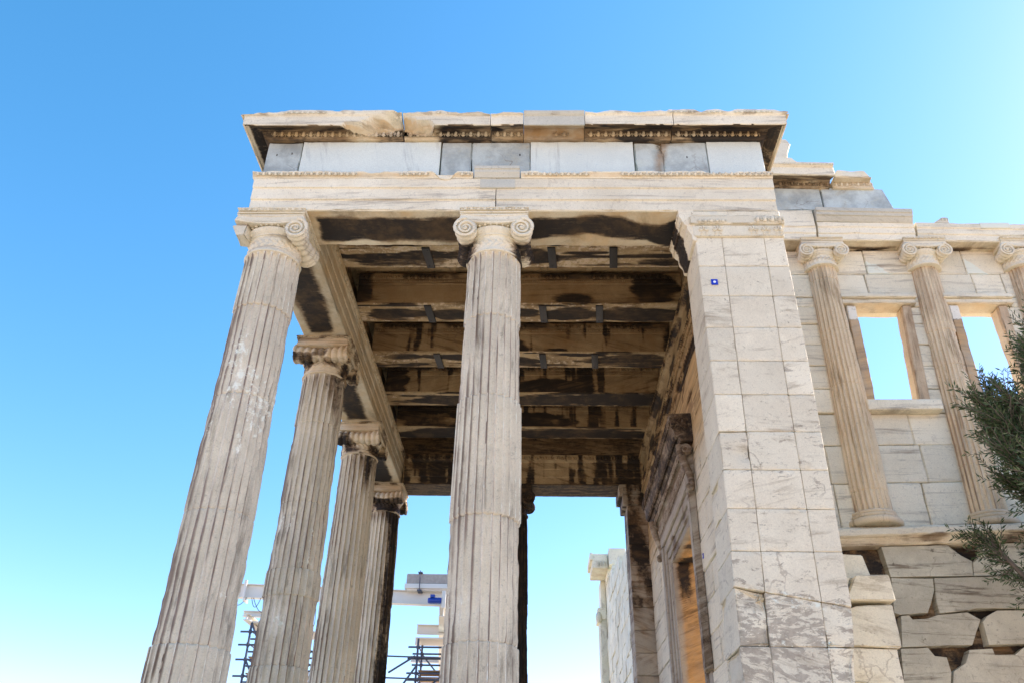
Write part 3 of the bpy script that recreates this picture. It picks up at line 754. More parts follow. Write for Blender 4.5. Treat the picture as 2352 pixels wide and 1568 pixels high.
# side cornices running back over the two flanks
for nm, xr, sg in (('side_cornice', -.29, 1), ('side_cornice', 6.665, -1)):
    g = G(); pr = [(xr + sg * (p[0] - .03), p[1] - (.09 if p[1] > 9.15 else 0), *p[2:]) for p in cp]
    sweep(g, pr, .03, 10.2 if sg > 0 else 3.0, 'y', res=.06, seg=.06, m0=sg, mref=xr, endchip=.0)
    for V in g.V: V[:, 2] += tiltW(V) * (1 - np.clip(V[:, 1] / 10, 0, 1))
    obj(nm, g, M['old'], porch, {'s': lambda V: ((np.abs(V[:, 0] - 3.19) < 3.73)) * (.35 + .75 * fbm(V, 2.2, 3, 8)), 'o': .5}, 35)
g = G(); box(g, -.34, 6.69, .5, 3.2, 8.36, 8.92, res=.6); obj('frieze_backing', g, M['grey'], porch) if False else None

# ---- ceiling beams with steel straps
straps = {1: (1.825, 3.78, 4.74), 2: (1.677, 3.651, 4.624), 3: (1.669, 3.66, 4.64)}
blab = {1: 'ceiling beam nearest the front architrave, three steel straps across its soffit', 2: 'second ceiling beam from the front with dark oval stain', 3: 'third ceiling beam from the front, cracked right of middle',
        4: 'fourth ceiling beam from the front', 5: 'fifth ceiling beam, next to the rear architrave'}
# soot patches on each beam: centre and half length along x, centre and half width across, strength
SOF = {1: [(.95, .45, .05, .16, .55), (1.55, .45, .05, .14, .5), (2.4, .35, -.05, .10, .7), (3.45, .35, -.05, .24, 1), (4.3, .4, -.1, .05, .9), (5.3, .7, -.02, .05, .8), (5.6, .4, .14, .10, .6)],
       2: [(1.15, .50, .03, .16, .95), (2.15, .40, .03, .14, 1), (3.25, .25, -.02, .13, .9), (4.12, .36, .02, .17, 1), (5.35, .70, .02, .24, 1)],
       3: [(.9, .4, -.1, .12, .6), (2.0, .5, -.1, .10, .8), (3.1, .4, .05, .14, .9), (4.3, .5, -.2, .05, .8), (5.4, .7, .0, .20, .62)],
       4: [(1.6, .9, .02, .20, .95), (3.5, 1.3, .05, .24, 1), (5.2, 1.0, .03, .26, 1)],
       5: [(1.5, 1.2, .05, .24, .9), (3.8, 1.6, .04, .22, 1), (5.5, .8, .08, .22, 1)]}
FAC = {1: [], 2: [(.5, .2, .25, .4, .7), (4.15, .33, .10, .11, .68), (5.55, .38, .25, .4, .72)], 3: [(2.35, .14, .3, .5, .8), (3.05, .35, .12, .14, .95), (3.9, .2, .03, .07, .8)],
       4: [(.55, .3, .3, .5, .9), (2.6, .45, .25, .4, .95), (3.6, 1.0, .10, .20, 1), (4.55, .14, .25, .5, .8)], 5: [(1.0, .6, .3, .4, .7), (2.2, .5, .25, .5, .9), (3.2, .8, .15, .16, 1), (4.2, .3, .1, .2, .8)]}
for k in range(1, 6):
    yc = YA + k * SN / 2 - .035
    g = G()
    pr = [(yc - .285, ZB, .022), (yc + .285, ZB, .022), (yc + .285, 8.80), (yc + .33, 8.97), (yc - .33, 8.97), (yc - .33, 8.93, .01), (yc - .31, 8.86), (yc - .30, 8.835), (yc - .30, 8.76, .003), (yc - .285, 8.755)]
    sweep(g, pr, .42, 6.03, res=.035, seg=.035, chip=.015, seed=200 + k)
    egg_row(g, .5, 5.95, yc - .325, 8.89, .125, .085, .028, keep=lambda s, k=k: math.sin(s * 3.1 + k * 2) > -.75)
    bead_row(g, .5, 5.95, yc - .305, 8.815, .013)
    def ss(V, k=k, yc=yc):
        x, y, z = V.T; v = y - yc; h = z - ZB
        n1 = fbm(V, (1.6, 6, 6), 4, 300 + k); n2 = fbm(V, (7, 3, .7), 3, 320 + k)
        def pat(L, q):
            r = np.zeros(len(V))
            for cx, hx, c2, h2, st in L:
                r = np.maximum(r, 1.25 * st * sst(-.7, .4, 1 - ((x - cx) / hx) ** 2 - ((q - c2) / h2) ** 2 + (n1 - .5) * 3.2))
            return r
        sof = pat(SOF[k], v) * sst(.30, .22, np.abs(v) + (n2 - .5) * .12)
        sof = np.maximum(sof, .9 * sst(.54, .66, fbm(V, (1.1, 14, 14), 4, 360 + k)))
        face = np.maximum(pat(FAC[k], h), np.minimum(.85, (.25 + .12 * k) * 1.6 * sst(.54, .72, n2) * (k > 2)))
        face = np.maximum(face, sst(.45, .55, h) * .75 * sst(.40, .62, fbm(V, (2, 2, 2), 3, 380 + k)))
        return np.where(h < .03, sof, face)
    o = obj('ceiling_beam', g, M['ceil'], porch, {'s': ss, 'r': lambda V, k=k: (V[:, 2] < ZB + .03) * (.30 + .45 * fbm(V, (2, 5, 5), 3, 70 + k) - .06 * k), 'o': lambda V, k=k: np.where(V[:, 2] < ZB + .03, .55 * sst(.5, .6, fbm(V, (1, 3, 3), 3, 80 + k)), .42 + .45 * fbm(V, (1.5, 1, 1.5), 3, 90 + k))}, 30, blab[k])
    for sx in straps.get(k, ()):
        g = G(); c8 = [(sx + dx + (.02 if yy > yc else -.02), yy, zz) for zz in (ZB - .03, ZB + .006) for yy in (yc - .25, yc + .26) for dx in (-.062, .062)]
        hexa(g, c8, res=9, chip=.003, e=.004, rough=0)
        for yy in (yc - .2, yc + .2): ell(g, (sx, yy, ZB - .032), (.012, .012, .008), 6, 4)
        obj('steel_strap', g, M['strap'], o, None, 30)
g = G(); box(g, .2, 6.4, .3, y0 + .3, 9.06, 9.2, res=.4)
for k in range(6):
    ya_, yb_ = (YA + k * SN / 2 + .36 if k else .9), YA + (k + 1) * SN / 2 - .40
    for j in range(7):
        xx = .55 + j * .79
        for (a, b, c_, d) in ((xx, xx + .68, ya_, ya_ + .10), (xx, xx + .68, yb_ - .1, yb_), (xx - .11, xx, ya_, yb_)): box(g, a, b, c_, d, 8.985, 9.063, res=.4, chip=.006)
obj('coffered_ceiling', g, M['ceil'], porch, {'o': .5})

# ---- anta pier
CZ = [-.002, .35, .80, 1.25, 1.70, 2.12, 2.58, 3.057, 3.516, 3.957, 4.416, 4.883, 5.328, 5.79, 6.249, 6.704, 7.165]
zl = [(-1, 5.50), (2.0, 5.515), (2.6, 5.53), (3.5, 5.56), (4.4, 5.575), (7.2, 5.585)]
z1_ = [(-1, 5.78), (1.8, 5.80), (2.7, 5.84), (3.68, 5.87), (4.9, 5.89), (7.2, 5.925)]
z2_ = [(-1, 6.33), (1.8, 6.35), (2.6, 6.38), (3.7, 6.40), (5.6, 6.43), (7.2, 6.465)]
z3_ = [(-1, 6.53), (1.8, 6.57), (2.3, 6.66), (3.7, 6.70), (5.4, 6.725), (7.2, 6.715)]
ip = lambda T, z: float(np.interp(z, [a for a, b in T], [b for a, b in T]))
g = G()
for a, b in zip(CZ, CZ[1:]):
    lowr = b < 2.6
    for t0, t1, yb in ((zl, z1_, .74), (z1_, z2_, .4), (z2_, z3_, .74)):
        c = []
        for zz in (a, b):
            for yy in (0, yb):
                for T in (t0, t1):
                    xx = ip(T, zz) + (.002 if T is t0 else -.002)
                    zc = zz
                    if abs(zz - 2.58) < .01: zc = 2.70 - .17 * (xx - 5.5)
                    y_ = yy + ((.012 if lowr else 0) + .004 * RNG.standard_normal() * 0 if yy == 0 else 0)
                    c.append((xx, y_, zc + (.002 if zz == a else -.002)))
        corner = (t0 is zl and 3.4 < a < 4.0) or (lowr and t0 is not z1_)
        hexa(g, c, res=.05, chip=.005, e=.008, rough=.004 if not lowr else .008, big=.10 if corner else .0)
box(g, 5.93, 6.55, .38, .75, -.0, 7.16, res=.5)
def aw(V): return .36 * sst(2.86, 2.70, V[:, 2] + .17 * (V[:, 0] - 5.5)) * sst(2.52, 2.66, V[:, 2] + .17 * (V[:, 0] - 5.5)) * (V[:, 1] < .1) + .28 * (V[:, 2] < 2.5) * sst(.45, .6, fbm(V, (2, 2, 7), 4, 6))
anta = obj('anta_pier', g, M['anta'], porch, {'r': aw, 'o': lambda V: np.where(V[:, 1] < .05, .13 + .12 * sst(6.2, 3.2, V[:, 2]) + .30 * sst(2.9, 2.2, V[:, 2]) + .35 * (fbm(V, .9, 2, 5) - .5), .05)}, 30, 'broad pale marble block pier at the right end of the porch')
# capital of the pier
g = G()
box(g, 5.56, 6.73, -.02, .745, 7.168, 7.36, res=.04, chip=.012); box(g, 5.53, 6.76, -.045, .745, 7.362, 7.50, res=.04, chip=.02, big=.03); box(g, 5.56, 6.72, -.02, .745, 7.503, 7.60, res=.05, chip=.02, big=.05)
for px in (5.70, 5.88, 6.34, 6.50, 6.66): palmette(g, px, -.024, 7.27, .17)
egg_row(g, 6.36, 6.74, -.05, 7.43, .085, .085, .034); egg_row(g, 5.62, 6.0, -.05, 7.41, .08, .05, .014)
bead_row(g, 5.58, 6.72, -.024, 7.178, .011)
obj('capital', g, M['anta'], anta, None, 40)
g = G()
pr = [(5.60, 7.10), (5.55, 7.11, .01), (5.545, 7.20), (5.50, 7.26, .01), (5.49, 7.36), (5.44, 7.40, .012), (5.43, 7.47), (5.40, 7.50, .012), (5.40, 7.63, .012), (5.60, 7.63)]
sweep(g, pr, -.02, .76, 'y', res=.03, seg=.04, chip=.012)
for a_, z_, sp, h in ((5.515, 7.30, .07, .07), (5.43, 7.44, .075, .06), (5.40, 7.55, .07, .05)): egg_row(g, .0, .75, a_, z_, sp, h, .02, 'y')
obj('capital_return', g, M['old'], anta, {'s': lambda V: sst(.1, .16, .3 - np.abs(V[:, 1] - .42 - .5 * (7.4 - V[:, 2])) + (fbm(V, 6, 3, 3) - .5) * .3) * .95, 'o': .35}, 35)

# ---- south wall of the porch with its doorway
XW = 6.02
g = G()
YO0, YO1 = 4.42, 6.45      # opening
ys = [.74, 1.55, 2.45, 3.35, 3.87]
for i, (a, b) in enumerate(zip(CZ, CZ[1:])):
    def course(c0, c1, L, odd):
        cuts = [c0]; q = c0 + (L * .5 if odd else L)
        while q < c1 - .3: cuts.append(q); q += L
        cuts.append(c1)
        for u_, v_ in zip(cuts, cuts[1:]):
            dx = random.choice([0, 0, 0, .008, -.012])
            box(g, XW + dx, XW + .68, u_ + .003, v_ - .003, a + .003, b - .003, res=.10, chip=.012, big=.04 if random.random() < .35 else 0)
    course(.76, 4.0, 1.25, i % 2)
    course(6.9, 9.5, 1.25, (i + 1) % 2)
    if a > 5.3: course(4.003, 6.897, 1.25, i % 2)
obj('wall', g, M['old'], porch, {'o': lambda V: .85 * sst(5.2, 6.3, V[:, 2]) * sst(.7, 1.6, V[:, 1]) + .12, 's': lambda V: .6 * sst(.58, .66, fbm(V, (2, 2, 5), 3, 71)) * sst(6.2, 7.0, V[:, 2])}, 30, 'side wall of large blocks around the doorway')
# carved band along the top of the wall and the beam bearing above
g = G()
sweep(g, [(XW + .3, 7.17), (XW - .02, 7.17), (XW - .03, 7.22, .01), (XW - .03, 7.40), (XW - .06, 7.42, .012), (XW - .09, 7.52, .012), (XW - .09, 7.62, .012), (XW - .02, 7.64), (XW - .02, 8.17), (XW - .08, 8.2, .02), (XW - .10, 8.34, .02), (XW + .3, 8.34)], .76, 9.52, 'y', res=.045, seg=.05)
for a_, z_, sp, h in ((XW - .035, 7.31, .13, .15), (XW - .08, 7.47, .09, .08), (XW - .095, 7.57, .08, .06), (XW - .09, 8.27, .12, .10)): egg_row(g, .8, 9.5, a_, z_, sp, h, .025, 'y')
obj('carved_wall_band', g, M['ceil'], porch, {'s': lambda V: sst(.40, .68, fbm(V, (5, 2.2, 8), 4, 72)), 'o': lambda V: .25 + .35 * fbm(V, 2, 2, 5)}, 35)
g = G(); box(g, XW + .02, 6.66, .76, 9.5, 8.345, 8.97, res=.4); box(g, XW + .1, 6.66, .76, 9.5, 7.17, 8.34, res=.5)
obj('wall_top_course', g, M['ceil'], porch, {'o': .5, 's': .3})
g = G(); c0, c1 = 9.55, 10.25
for a, b in zip(CZ, CZ[1:]): box(g, 5.59, 6.66, c0, c1, a + .003, b - .003, res=.08, chip=.012)
box(g, 5.50, 6.66, c0 - .05, c1 + .06, 7.17, 7.40, res=.06); box(g, 5.42, 6.66, c0 - .09, c1 + .1, 7.403, 7.63, res=.06, chip=.02)
egg_row(g, 5.6, 6.0, c0 - .06, 7.30, .1, .1, .025); egg_row(g, 5.46, 6.0, c0 - .1, 7.5, .09, .09, .025)
obj('anta_pier', g, M['door'], porch, {'s': lambda V: .08 + .5 * sst(.40, .62, fbm(V, (6, 6, 1.2), 4, 75)) * sst(3.5, 6, V[:, 2]) + .25 * sst(.48, .65, fbm(V, 5, 3, 76)), 'o': lambda V: .12 + .25 * fbm(V, 1.5, 3, 77)}, 35, 'far narrow stained pier at the rear end of the wall')
# doorway: stepped frame, lintel, frieze band, hood on consoles
def frame_bar(lst, axis, s0, s1, pos, sgn):
    g = G()
    for (w0, w1, pj) in lst:
        pass
    return g
dw = obj('doorway', (lambda g: (box(g, XW - .02, XW + .7, YO1, 7.05, 0, 4.90, res=.12, chip=.006), box(g, XW - .02, XW + .7, 3.88, YO0, 0, 4.90, res=.12, chip=.02, big=.03), box(g, XW - .02, XW + .7, 3.88, 7.05, 4.903, 5.50, res=.12), g)[-1])(G()), M['door'], porch,
         {'o': lambda V: .95 * ((V[:, 0] > XW + .03) | (V[:, 2] < 0)) * (.6 + .5 * fbm(V, 2, 3, 1)), 's': lambda V: .75 * (V[:, 0] > XW) * sst(.45, .6, fbm(V, (4, 4, .6), 3, 4)) * sst(3.6, 4.8, V[:, 2])}, 30, 'tall doorway with stepped carved frame and dark hood')  # amber reveals: warm bounced glow painted into the colour
for (o0, o1, pj) in ((0.0, .12, .03), (.125, .26, .055), (.265, .42, .085), (.425, .60, .12)):
    g = G()
    box(g, XW - pj, XW, YO1 + o0, YO1 + o1, 0, 4.90 + o0, res=.08, chip=.012)
    box(g, XW - pj, XW, YO0 - o1, YO0 - o0, 2.6 if o0 > .2 else 0, 4.90 + o0, res=.08, chip=.02, big=.03)
    box(g, XW - pj, XW, YO0 - o1, YO1 + o1, 4.903 + o0, 4.90 + o1, res=.08, chip=.012)
    obj('door_moulding', g, M['door'], dw, {'s': lambda V: .4 * sst(.5, .66, fbm(V, (5, 1.5, 1.5), 3, 12)), 'o': .05}, 30)
g = G()
sweep(g, [(XW, 5.505), (XW - .10, 5.505, .01), (XW - .11, 5.85), (XW - .16, 5.88, .012), (XW - .19, 5.97), (XW, 5.97)], 3.75, 7.25, 'y', res=.05, seg=.06)
egg_row(g, 3.8, 7.2, XW - .17, 5.90, .11, .10, .03, 'y'); egg_row(g, 3.8, 7.2, XW - .11, 5.68, .14, .20, .02, 'y')
obj('door_frieze', g, M['door'], dw, {'s': lambda V: .28 + .5 * (fbm(V, (6, 3, 6), 3, 13) - .4), 'o': .08}, 35)
g = G()
sweep(g, [(XW, 5.975), (XW - .20, 5.975, .01), (XW - .23, 6.05), (XW - .29, 6.08, .012), (XW - .31, 6.22, .01), (XW - .33, 6.26, .012), (XW - .36, 6.44, .015), (XW, 6.46)], 3.56, 7.55, 'y', res=.035, seg=.05, chip=.02)
egg_row(g, 3.6, 7.5, XW - .345, 6.34, .12, .15, .03, 'y'); egg_row(g, 3.6, 7.5, XW - .26, 6.06, .09, .06, .03, 'y')
for k in range(9): tube(g, [(XW - .05 - .3 * random.random(), 3.555, 6.12 + .25 * random.random()) for _ in range(4)], .012, 5)
obj('door_hood', g, M['door'], dw, {'s': lambda V: .50 + .5 * (fbm(V, 5, 3, 14) - .4), 'o': .1}, 40)
for yy in (3.70, 7.28):
    g = G(); P, R_ = [], []
    for k in range(26):
        t = k / 25; P.append((XW - .10 - .10 * (1 - t) ** 2 - .03 * math.sin(t * 6), yy, 5.95 - t * .75)); R_.append(.07 - .025 * t)
    tube(g, P, R_, 8)
    for zz, r in ((5.86, .12), (5.22, .075)):
        tube(g, [(XW - .12 - r * .7 * math.cos(t) * (1 - t / 16), yy - .075, zz + r * .7 * math.sin(t) * (1 - t / 16)) for t in np.linspace(0, 11, 30)], .018, 5)
        ell(g, (XW - .12, yy, zz), (r * .75, .08, r * .8), 10, 6)
    obj('door_console', g, M['door'], dw, {'s': lambda V: .32 + .4 * (fbm(V, 6, 2, 15) - .4)}, 50)

# ================================================================== TEMPLE HALL (west facade)
hall = thing('temple_hall', 'roofless marble temple hall with half columns and open windows above a rough block base', 'temple hall', (9.6, 3.6, -1.2))
YWH = 3.25
# lower base wall
g = G()
bw = [
    [(8.351, 4.106), (9.274, 4.141), (9.419, 3.997), (9.558, 3.914), (9.509, 3.713), (8.391, 3.685)],
    [(9.762, 4.163), (10.752, 4.207), (10.604, 3.750), (9.519, 3.716), (9.564, 3.906), (9.594, 3.914), (9.704, 4.017)],
    [(8.397, 3.676), (8.963, 3.674), (8.938, 3.510), (8.862, 3.348), (8.781, 3.211), (8.408, 3.183), (8.333, 3.206)],
    [(8.969, 3.674), (10.600, 3.738), (10.455, 3.286), (9.658, 3.277), (9.419, 3.274), (9.299, 3.244), (8.923, 3.205), (8.919, 3.348)],
    [(8.412, 3.167), (8.518, 3.177), (8.553, 3.122), (8.764, 3.140), (8.903, 3.189), (9.310, 3.225), (9.459, 3.133), (9.348, 2.960), (9.259, 2.806), (8.337, 2.767)],
    [(9.552, 3.181), (9.699, 3.254), (10.451, 3.275), (10.312, 2.842), (9.462, 2.809), (9.466, 3.102)],
    [(8.317, 2.749), (8.673, 2.768), (8.740, 2.664), (8.892, 2.651), (8.904, 2.458), (8.820, 2.224), (8.249, 2.216)],
    [(8.843, 2.225), (8.923, 2.473), (9.105, 2.579), (9.196, 2.745), (9.496, 2.764), (9.506, 2.689), (9.770, 2.692), (9.909, 2.784), (10.298, 2.801), (10.118, 2.243)],
]
for k, pl in enumerate(bw): prism(g, pl, 3.02 + (.0, .012, .008, -.012, .004, .0, .012, .0)[k], 3.6, jit=.005, k0=.994, e=.010)
zr = 2.215
while zr > -1.2:
    x = 8.2 + random.random() * .4
    zz = zr - .46
    while x < 12.5:
        L_ = .9 + .5 * random.random(); box(g, x, x + L_ - .02, 3.02 + .02 * random.random(), 3.6, zz + .003, zr - .003, res=.1, chip=.014, rough=.01, big=.04); x += L_
    zr = zz
for a, b in ((2.34, 2.80), (2.81, 3.22), (3.24, 3.70), (3.72, 4.15)): box(g, 10.62, 12.6, 3.03, 3.6, a, b, res=.1, big=.05)
box(g, 6.7, 12.6, 3.17, 3.65, -1.25, 4.12, res=.1, rough=.05)
obj('base_wall', g, M['base'], hall, {'o': lambda V: .75 * sst(3.05, 3.12, V[:, 1]), 's': lambda V: 1.1 * sst(3.10, 3.16, V[:, 1]) * fbm(V, 3, 2, 4)}, 18, 'rough lower wall of big worn blocks with broken gaps')  # ochre recess stone; shade in the gaps painted darker with depth
# ledge
g = G(); tl_ = lambda V: .045 * (V[:, 0] - 8.0)
sweep(g, [(3.6, 4.10), (2.98, 4.10, .006), (2.96, 4.13), (2.93, 4.15, .004), (2.90, 4.185, .004), (2.88, 4.19), (2.84, 4.20, .01), (2.84, 4.305, .012), (3.1, 4.315), (3.1, 4.40, .008), (3.15, 4.43, .01), (3.6, 4.43)], 6.72, 12.6, res=.04, seg=.05, tilt=tl_)
obj('ledge', g, M['old'], hall, {'o': lambda V: .38 * (V[:, 2] - tl_(V) < 4.20) + .02, 's': lambda V: .12 * (V[:, 2] - tl_(V) < 4.20) + .40 * sst(.5, .62, fbm(V, (1.5, 3, 6), 3, 44))}, 30, 'moulded ledge under the half columns')
# wall above the ledge
g = G()
def crs(z0, z1, cuts, s0=0, yo=0, dep=.55, **k):
    for a, b in zip(cuts, cuts[1:]):
        d = random.choice([0, .004, -.008, .01]); quadblk(g, (a + .004, z0 + .004 + s0 * (a - 8.7)), (b - .004, z0 + .004 + s0 * (b - 8.7)), (b - .004, z1 - .004 + s0 * (b - 8.7)), (a + .004, z1 - .004 + s0 * (a - 8.7)), YWH + d + yo, YWH + dep, res=.08, chip=.012, rough=.005, big=.035 if random.random() < .5 else 0, **k)
crs(4.42, 5.15, [6.9, 7.95, 8.4, 9.24, 10.0, 10.9, 12.6], .025)
crs(5.15, 5.765, [6.9, 7.93, 8.5, 9.36, 10.1, 11.2, 12.6], .025)
crs(5.765, 6.30, [6.9, 7.9, 8.6, 9.30, 10.2, 10.9, 12.6], .015)
for x0, x1 in ((6.9, 8.70), (9.69, 10.35), (11.37, 12.6)):
    z = 6.32
    for dz in (.42, .42, .40, .40, .34): crs(z, min(z + dz, 8.30), [x0, (x0 + x1) / 2 + random.uniform(-.1, .1), x1] if x1 - x0 > .7 else [x0, x1], dep=.22); z += dz
crs(8.50, 8.985, [6.9, 7.9, 8.5, 9.19, 10.2, 11.0, 11.5, 12.6])
crs(8.985, 9.50, [6.9, 7.9, 8.6, 9.26, 10.3, 10.955, 11.6, 12.6])
for x0, x1 in ((6.9, 8.66), (9.90, 10.36), (11.5, 12.6)): crs(8.30, 8.50, [x0, x1])
obj('wall', g, M['old'], hall, {'r': lambda V: .72 * (((V[:, 0] - 9.26) > 0) & ((V[:, 0] - 9.26) + 1.35 * (V[:, 2] - 8.99) < .42) & (V[:, 2] > 8.98) & (V[:, 1] < 3.28)) + .72 * ((V[:, 0] > 10.97) & ((V[:, 0] - 10.97) + 1.0 * (V[:, 2] - 8.99) < .36) & (V[:, 2] > 8.98) & (V[:, 1] < 3.28))}, 32, 'upper wall of pale blocks between the half columns')
# windows
for wx0, wx1, bx0, bx1, lab in ((8.90, 9.66, 8.85, 9.53, 'left open window with sky behind'), (10.59, 11.24, 10.54, 11.22, 'right open window half behind the olive branches')):
    dx = wx0 - 8.90
    g = G()
    quadblk(g, (bx0 - .16, 6.47), (bx0, 6.47), (wx0, 8.30), (wx0 - .16, 8.30), YWH - .06, YWH + .22, res=.05, chip=.012, rough=.008, big=.03)
    wf = obj('window_frame', g, M['door'], hall, {'o': lambda V: .55 * (V[:, 1] < 3.3) * (V[:, 2] < 8.0), 'r': lambda V: .7 * (V[:, 2] > 8.02)}, 32, lab)
    g = G()
    quadblk(g, (bx1, 6.47), (bx1 + .17, 6.47), (wx1 + .15, 8.30), (wx1, 8.30), YWH - .05, YWH + .22, res=.05, chip=.012, rough=.008, big=.05)
    obj('jamb', g, M['gold'], wf, {'o': lambda V: .6 * (V[:, 1] < YWH + .03)}, 32)  # front stained, reveal kept pale: bounced glow put into its colour
    g = G(); sx1 = 9.80 if dx < .5 else 11.45
    quadblk(g, (8.65 + dx * 1.0, 6.285), (sx1, 6.30), (sx1, 6.475), (8.65 + dx, 6.465), 3.07, YWH + .5, res=.05, chip=.012, big=.03)
    obj('sill', g, M['old'], wf, None, 32)
    g = G()
    quadblk(g, (8.66 + dx, 8.31), (9.89 + dx * .95, 8.31), (9.88 + dx * .95, 8.40), (8.67 + dx, 8.40), YWH - .10, YWH + .22, res=.05, chip=.014, rough=.01, big=.05)
    quadblk(g, (8.64 + dx, 8.403), (9.91 + dx * .95, 8.403), (9.91 + dx * .95, 8.495), (8.64 + dx, 8.495), YWH - .15, YWH + .5, res=.05, chip=.014, big=.04)
    obj('lintel', g, M['old'], wf, {'o': lambda V: .5 * (V[:, 2] < 8.33)}, 32)
# half columns
for cx, lean, R1, sd_, dr, lab in ((8.475, .006, .245, 83, [(4.98, 'w'), (6.75, 'm'), (7.75, 'm'), (8.80, 'm'), (9.10, 'c')], 'left half column beside the big pier, golden stained'),
                              (10.225, .028, .235, 87, [(5.4, 'w'), (7.1, 'w'), (7.75, 'w'), (9.02, 'm')], 'middle half column between the two windows, brown streaked'),
                              (11.87, .028, .235, 91, [(6.0, 'w'), (9.02, 'm')], 'right half column cut by the picture edge')):
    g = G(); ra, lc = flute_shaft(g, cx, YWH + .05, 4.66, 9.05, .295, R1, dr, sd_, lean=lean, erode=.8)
    c = obj('half_column', g, M['gold'], hall, {'r': ra * .6, 'o': lambda V, q=sd_, lc=lc: .75 * lc + .4 * sst(.42, .62, fbm(V, (6, 6, .7), 3, q)) * (1.2 if q != 83 else .6)}, 50, lab)  # lc adds painted flute shade to the brown streaks
    g = capital('y', cx, YWH + .04, 9.555, .80, seed=sd_, eggs=sd_ != 83)
    for V in g.V: pass
    obj('capital', g, M['old'], c, {'o': lambda V: .3 * sst(3.0, 3.3, V[:, 1])}, 40)
    g = G(); pr = []
    xb = cx - lean * 4.4
    for r0, zc, h in ((.345, 4.50, .055), (.315, 4.585, .03), (.30, 4.64, .028)):
        for k in range(9):
            t = -math.pi / 2 + math.pi * k / 8; pr.append((r0 + h * .9 * math.cos(t), zc + h * math.sin(t)))
    revolve(g, pr, xb, YWH + .05, 48); obj('base', g, M['gold'], c, {'o': .15})
# entablature of the hall
g = G()
ap = [(3.75, 9.53), (2.98, 9.53, .02), (2.98, 9.66, .003), (2.96, 9.665), (2.96, 9.785, .003), (2.94, 9.79), (2.94, 9.90, .012), (3.75, 9.90)]
ta = lambda V: -.012 * (V[:, 0] - 8.4) - .012 * np.clip(V[:, 0] - 10.2, 0, 9)
labs = ['short left end architrave block beside the porch', 'middle architrave block between the first two half columns', 'long right architrave block with patched corner']
for (xa, xb), lab in zip(((6.9, 8.43), (8.44, 10.13), (10.145, 12.7)), labs):
    g = G(); sweep(g, ap if xa > 7 else ap[:-2] + [(2.94, 10.17, .02), (3.75, 10.17)], xa, xb, res=.035, seg=.04, chip=.015, tilt=ta, endchip=.03)
    if xa > 10: plain(g, 11.25, 11.75, 2.925, 3.2, 9.74, 9.852)
    obj('architrave_block', g, M['old'], hall, {'o': lambda V: .5 * (V[:, 2] - ta(V) < 9.55) * (V[:, 1] > 3.0), 's': lambda V: .8 * (V[:, 2] - ta(V) < 9.56) * sst(.15, .24, V[:, 1] - 2.98) * sst(.42, .55, fbm(V, (1.5, 4, 3), 3, 55)), 'r': lambda V: .7 * ((V[:, 1] < 2.935) & (V[:, 0] > 11.2))}, 30, lab)
g = G()
sweep(g, [(3.6, 9.905), (2.93, 9.905, .004), (2.90, 9.94), (2.88, 9.99, .003), (2.855, 10.0), (2.85, 10.06, .003), (2.83, 10.07), (2.83, 10.145, .003), (3.6, 10.145)], 8.44, 10.11, res=.1, chip=.003, tilt=lambda V: -.03 * (V[:, 0] - 8.4), rough=0)
obj('crown_moulding', g, M['patch'], hall, None, 30, 'clean replaced crown moulding under the grey blocks')
for bl, br, tr, tl, lab in (((6.9, 10.19), (8.655, 10.23), (8.66, 10.76), (6.9, 10.80), 'left grey frieze block under the cornice pieces'), ((8.675, 10.165), (9.91, 10.165), (9.80, 10.725), (8.68, 10.75), 'right grey frieze block with slanted broken end')):
    g = G(); quadblk(g, bl, br, tr, tl, 3.0, 3.6, res=.05, chip=.012, rough=.004, big=.03)
    obj('frieze_block', g, M['grey'], hall, None, 32, lab)
g = G()
dzc = lambda V: -.03 * (V[:, 0] - 8.2)
sweep(g, [(3.6, 10.72), (2.98, 10.72, .01), (2.955, 10.73), (2.91, 10.84, .006), (2.90, 10.855), (2.69, 10.755, .01), (2.66, 10.755, .02), (2.66, 10.93, .01), (2.62, 10.95, .02), (2.61, 11.02, .02), (3.6, 11.04)], 6.9, 8.87, res=.035, seg=.04, chip=.015, tilt=dzc, endchip=.05)
g2 = G(); egg_row(g2, 7.9, 8.84, 2.935, 10.785, .10, .09, .03); egg_row(g2, 7.6, 8.84, 2.62, 10.98, .07, .05, .016)
for V in g2.V: V[:, 2] += dzc(V)
n_ = g.n; g.V += g2.V; g.A += g2.A; g.F += [tuple(q + n_ for q in f) for f in g2.F]; g.n += g2.n
obj('cornice_block', g, M['old'], hall, {'s': lambda V: (V[:, 1] > 2.70) * (V[:, 1] < 3.0) * (V[:, 2] < 10.9) * (.25 + .5 * fbm(V, 4, 3, 9)), 'o': lambda V: .6 * (V[:, 1] > 2.69)}, 35, 'overhanging cornice block on the left grey frieze block')
g = G()
quadblk(g, (8.885, 10.70), (9.63, 10.68), (9.59, 10.86), (8.885, 10.87), 2.95, 3.6, res=.04, chip=.01, big=.02)
quadblk(g, (8.89, 10.83), (9.56, 10.80), (9.45, 10.98), (8.96, 10.99), 2.80, 3.5, res=.05, chip=.02, rough=.02, big=.12)
egg_row(g, 8.90, 9.60, 2.945, 10.775, .10, .085, .03)
obj('cornice_block', g, M['old'], hall, {'o': lambda V: .45 * (V[:, 2] < 10.84)}, 35, 'broken cornice stub with raw top and bright egg carving')

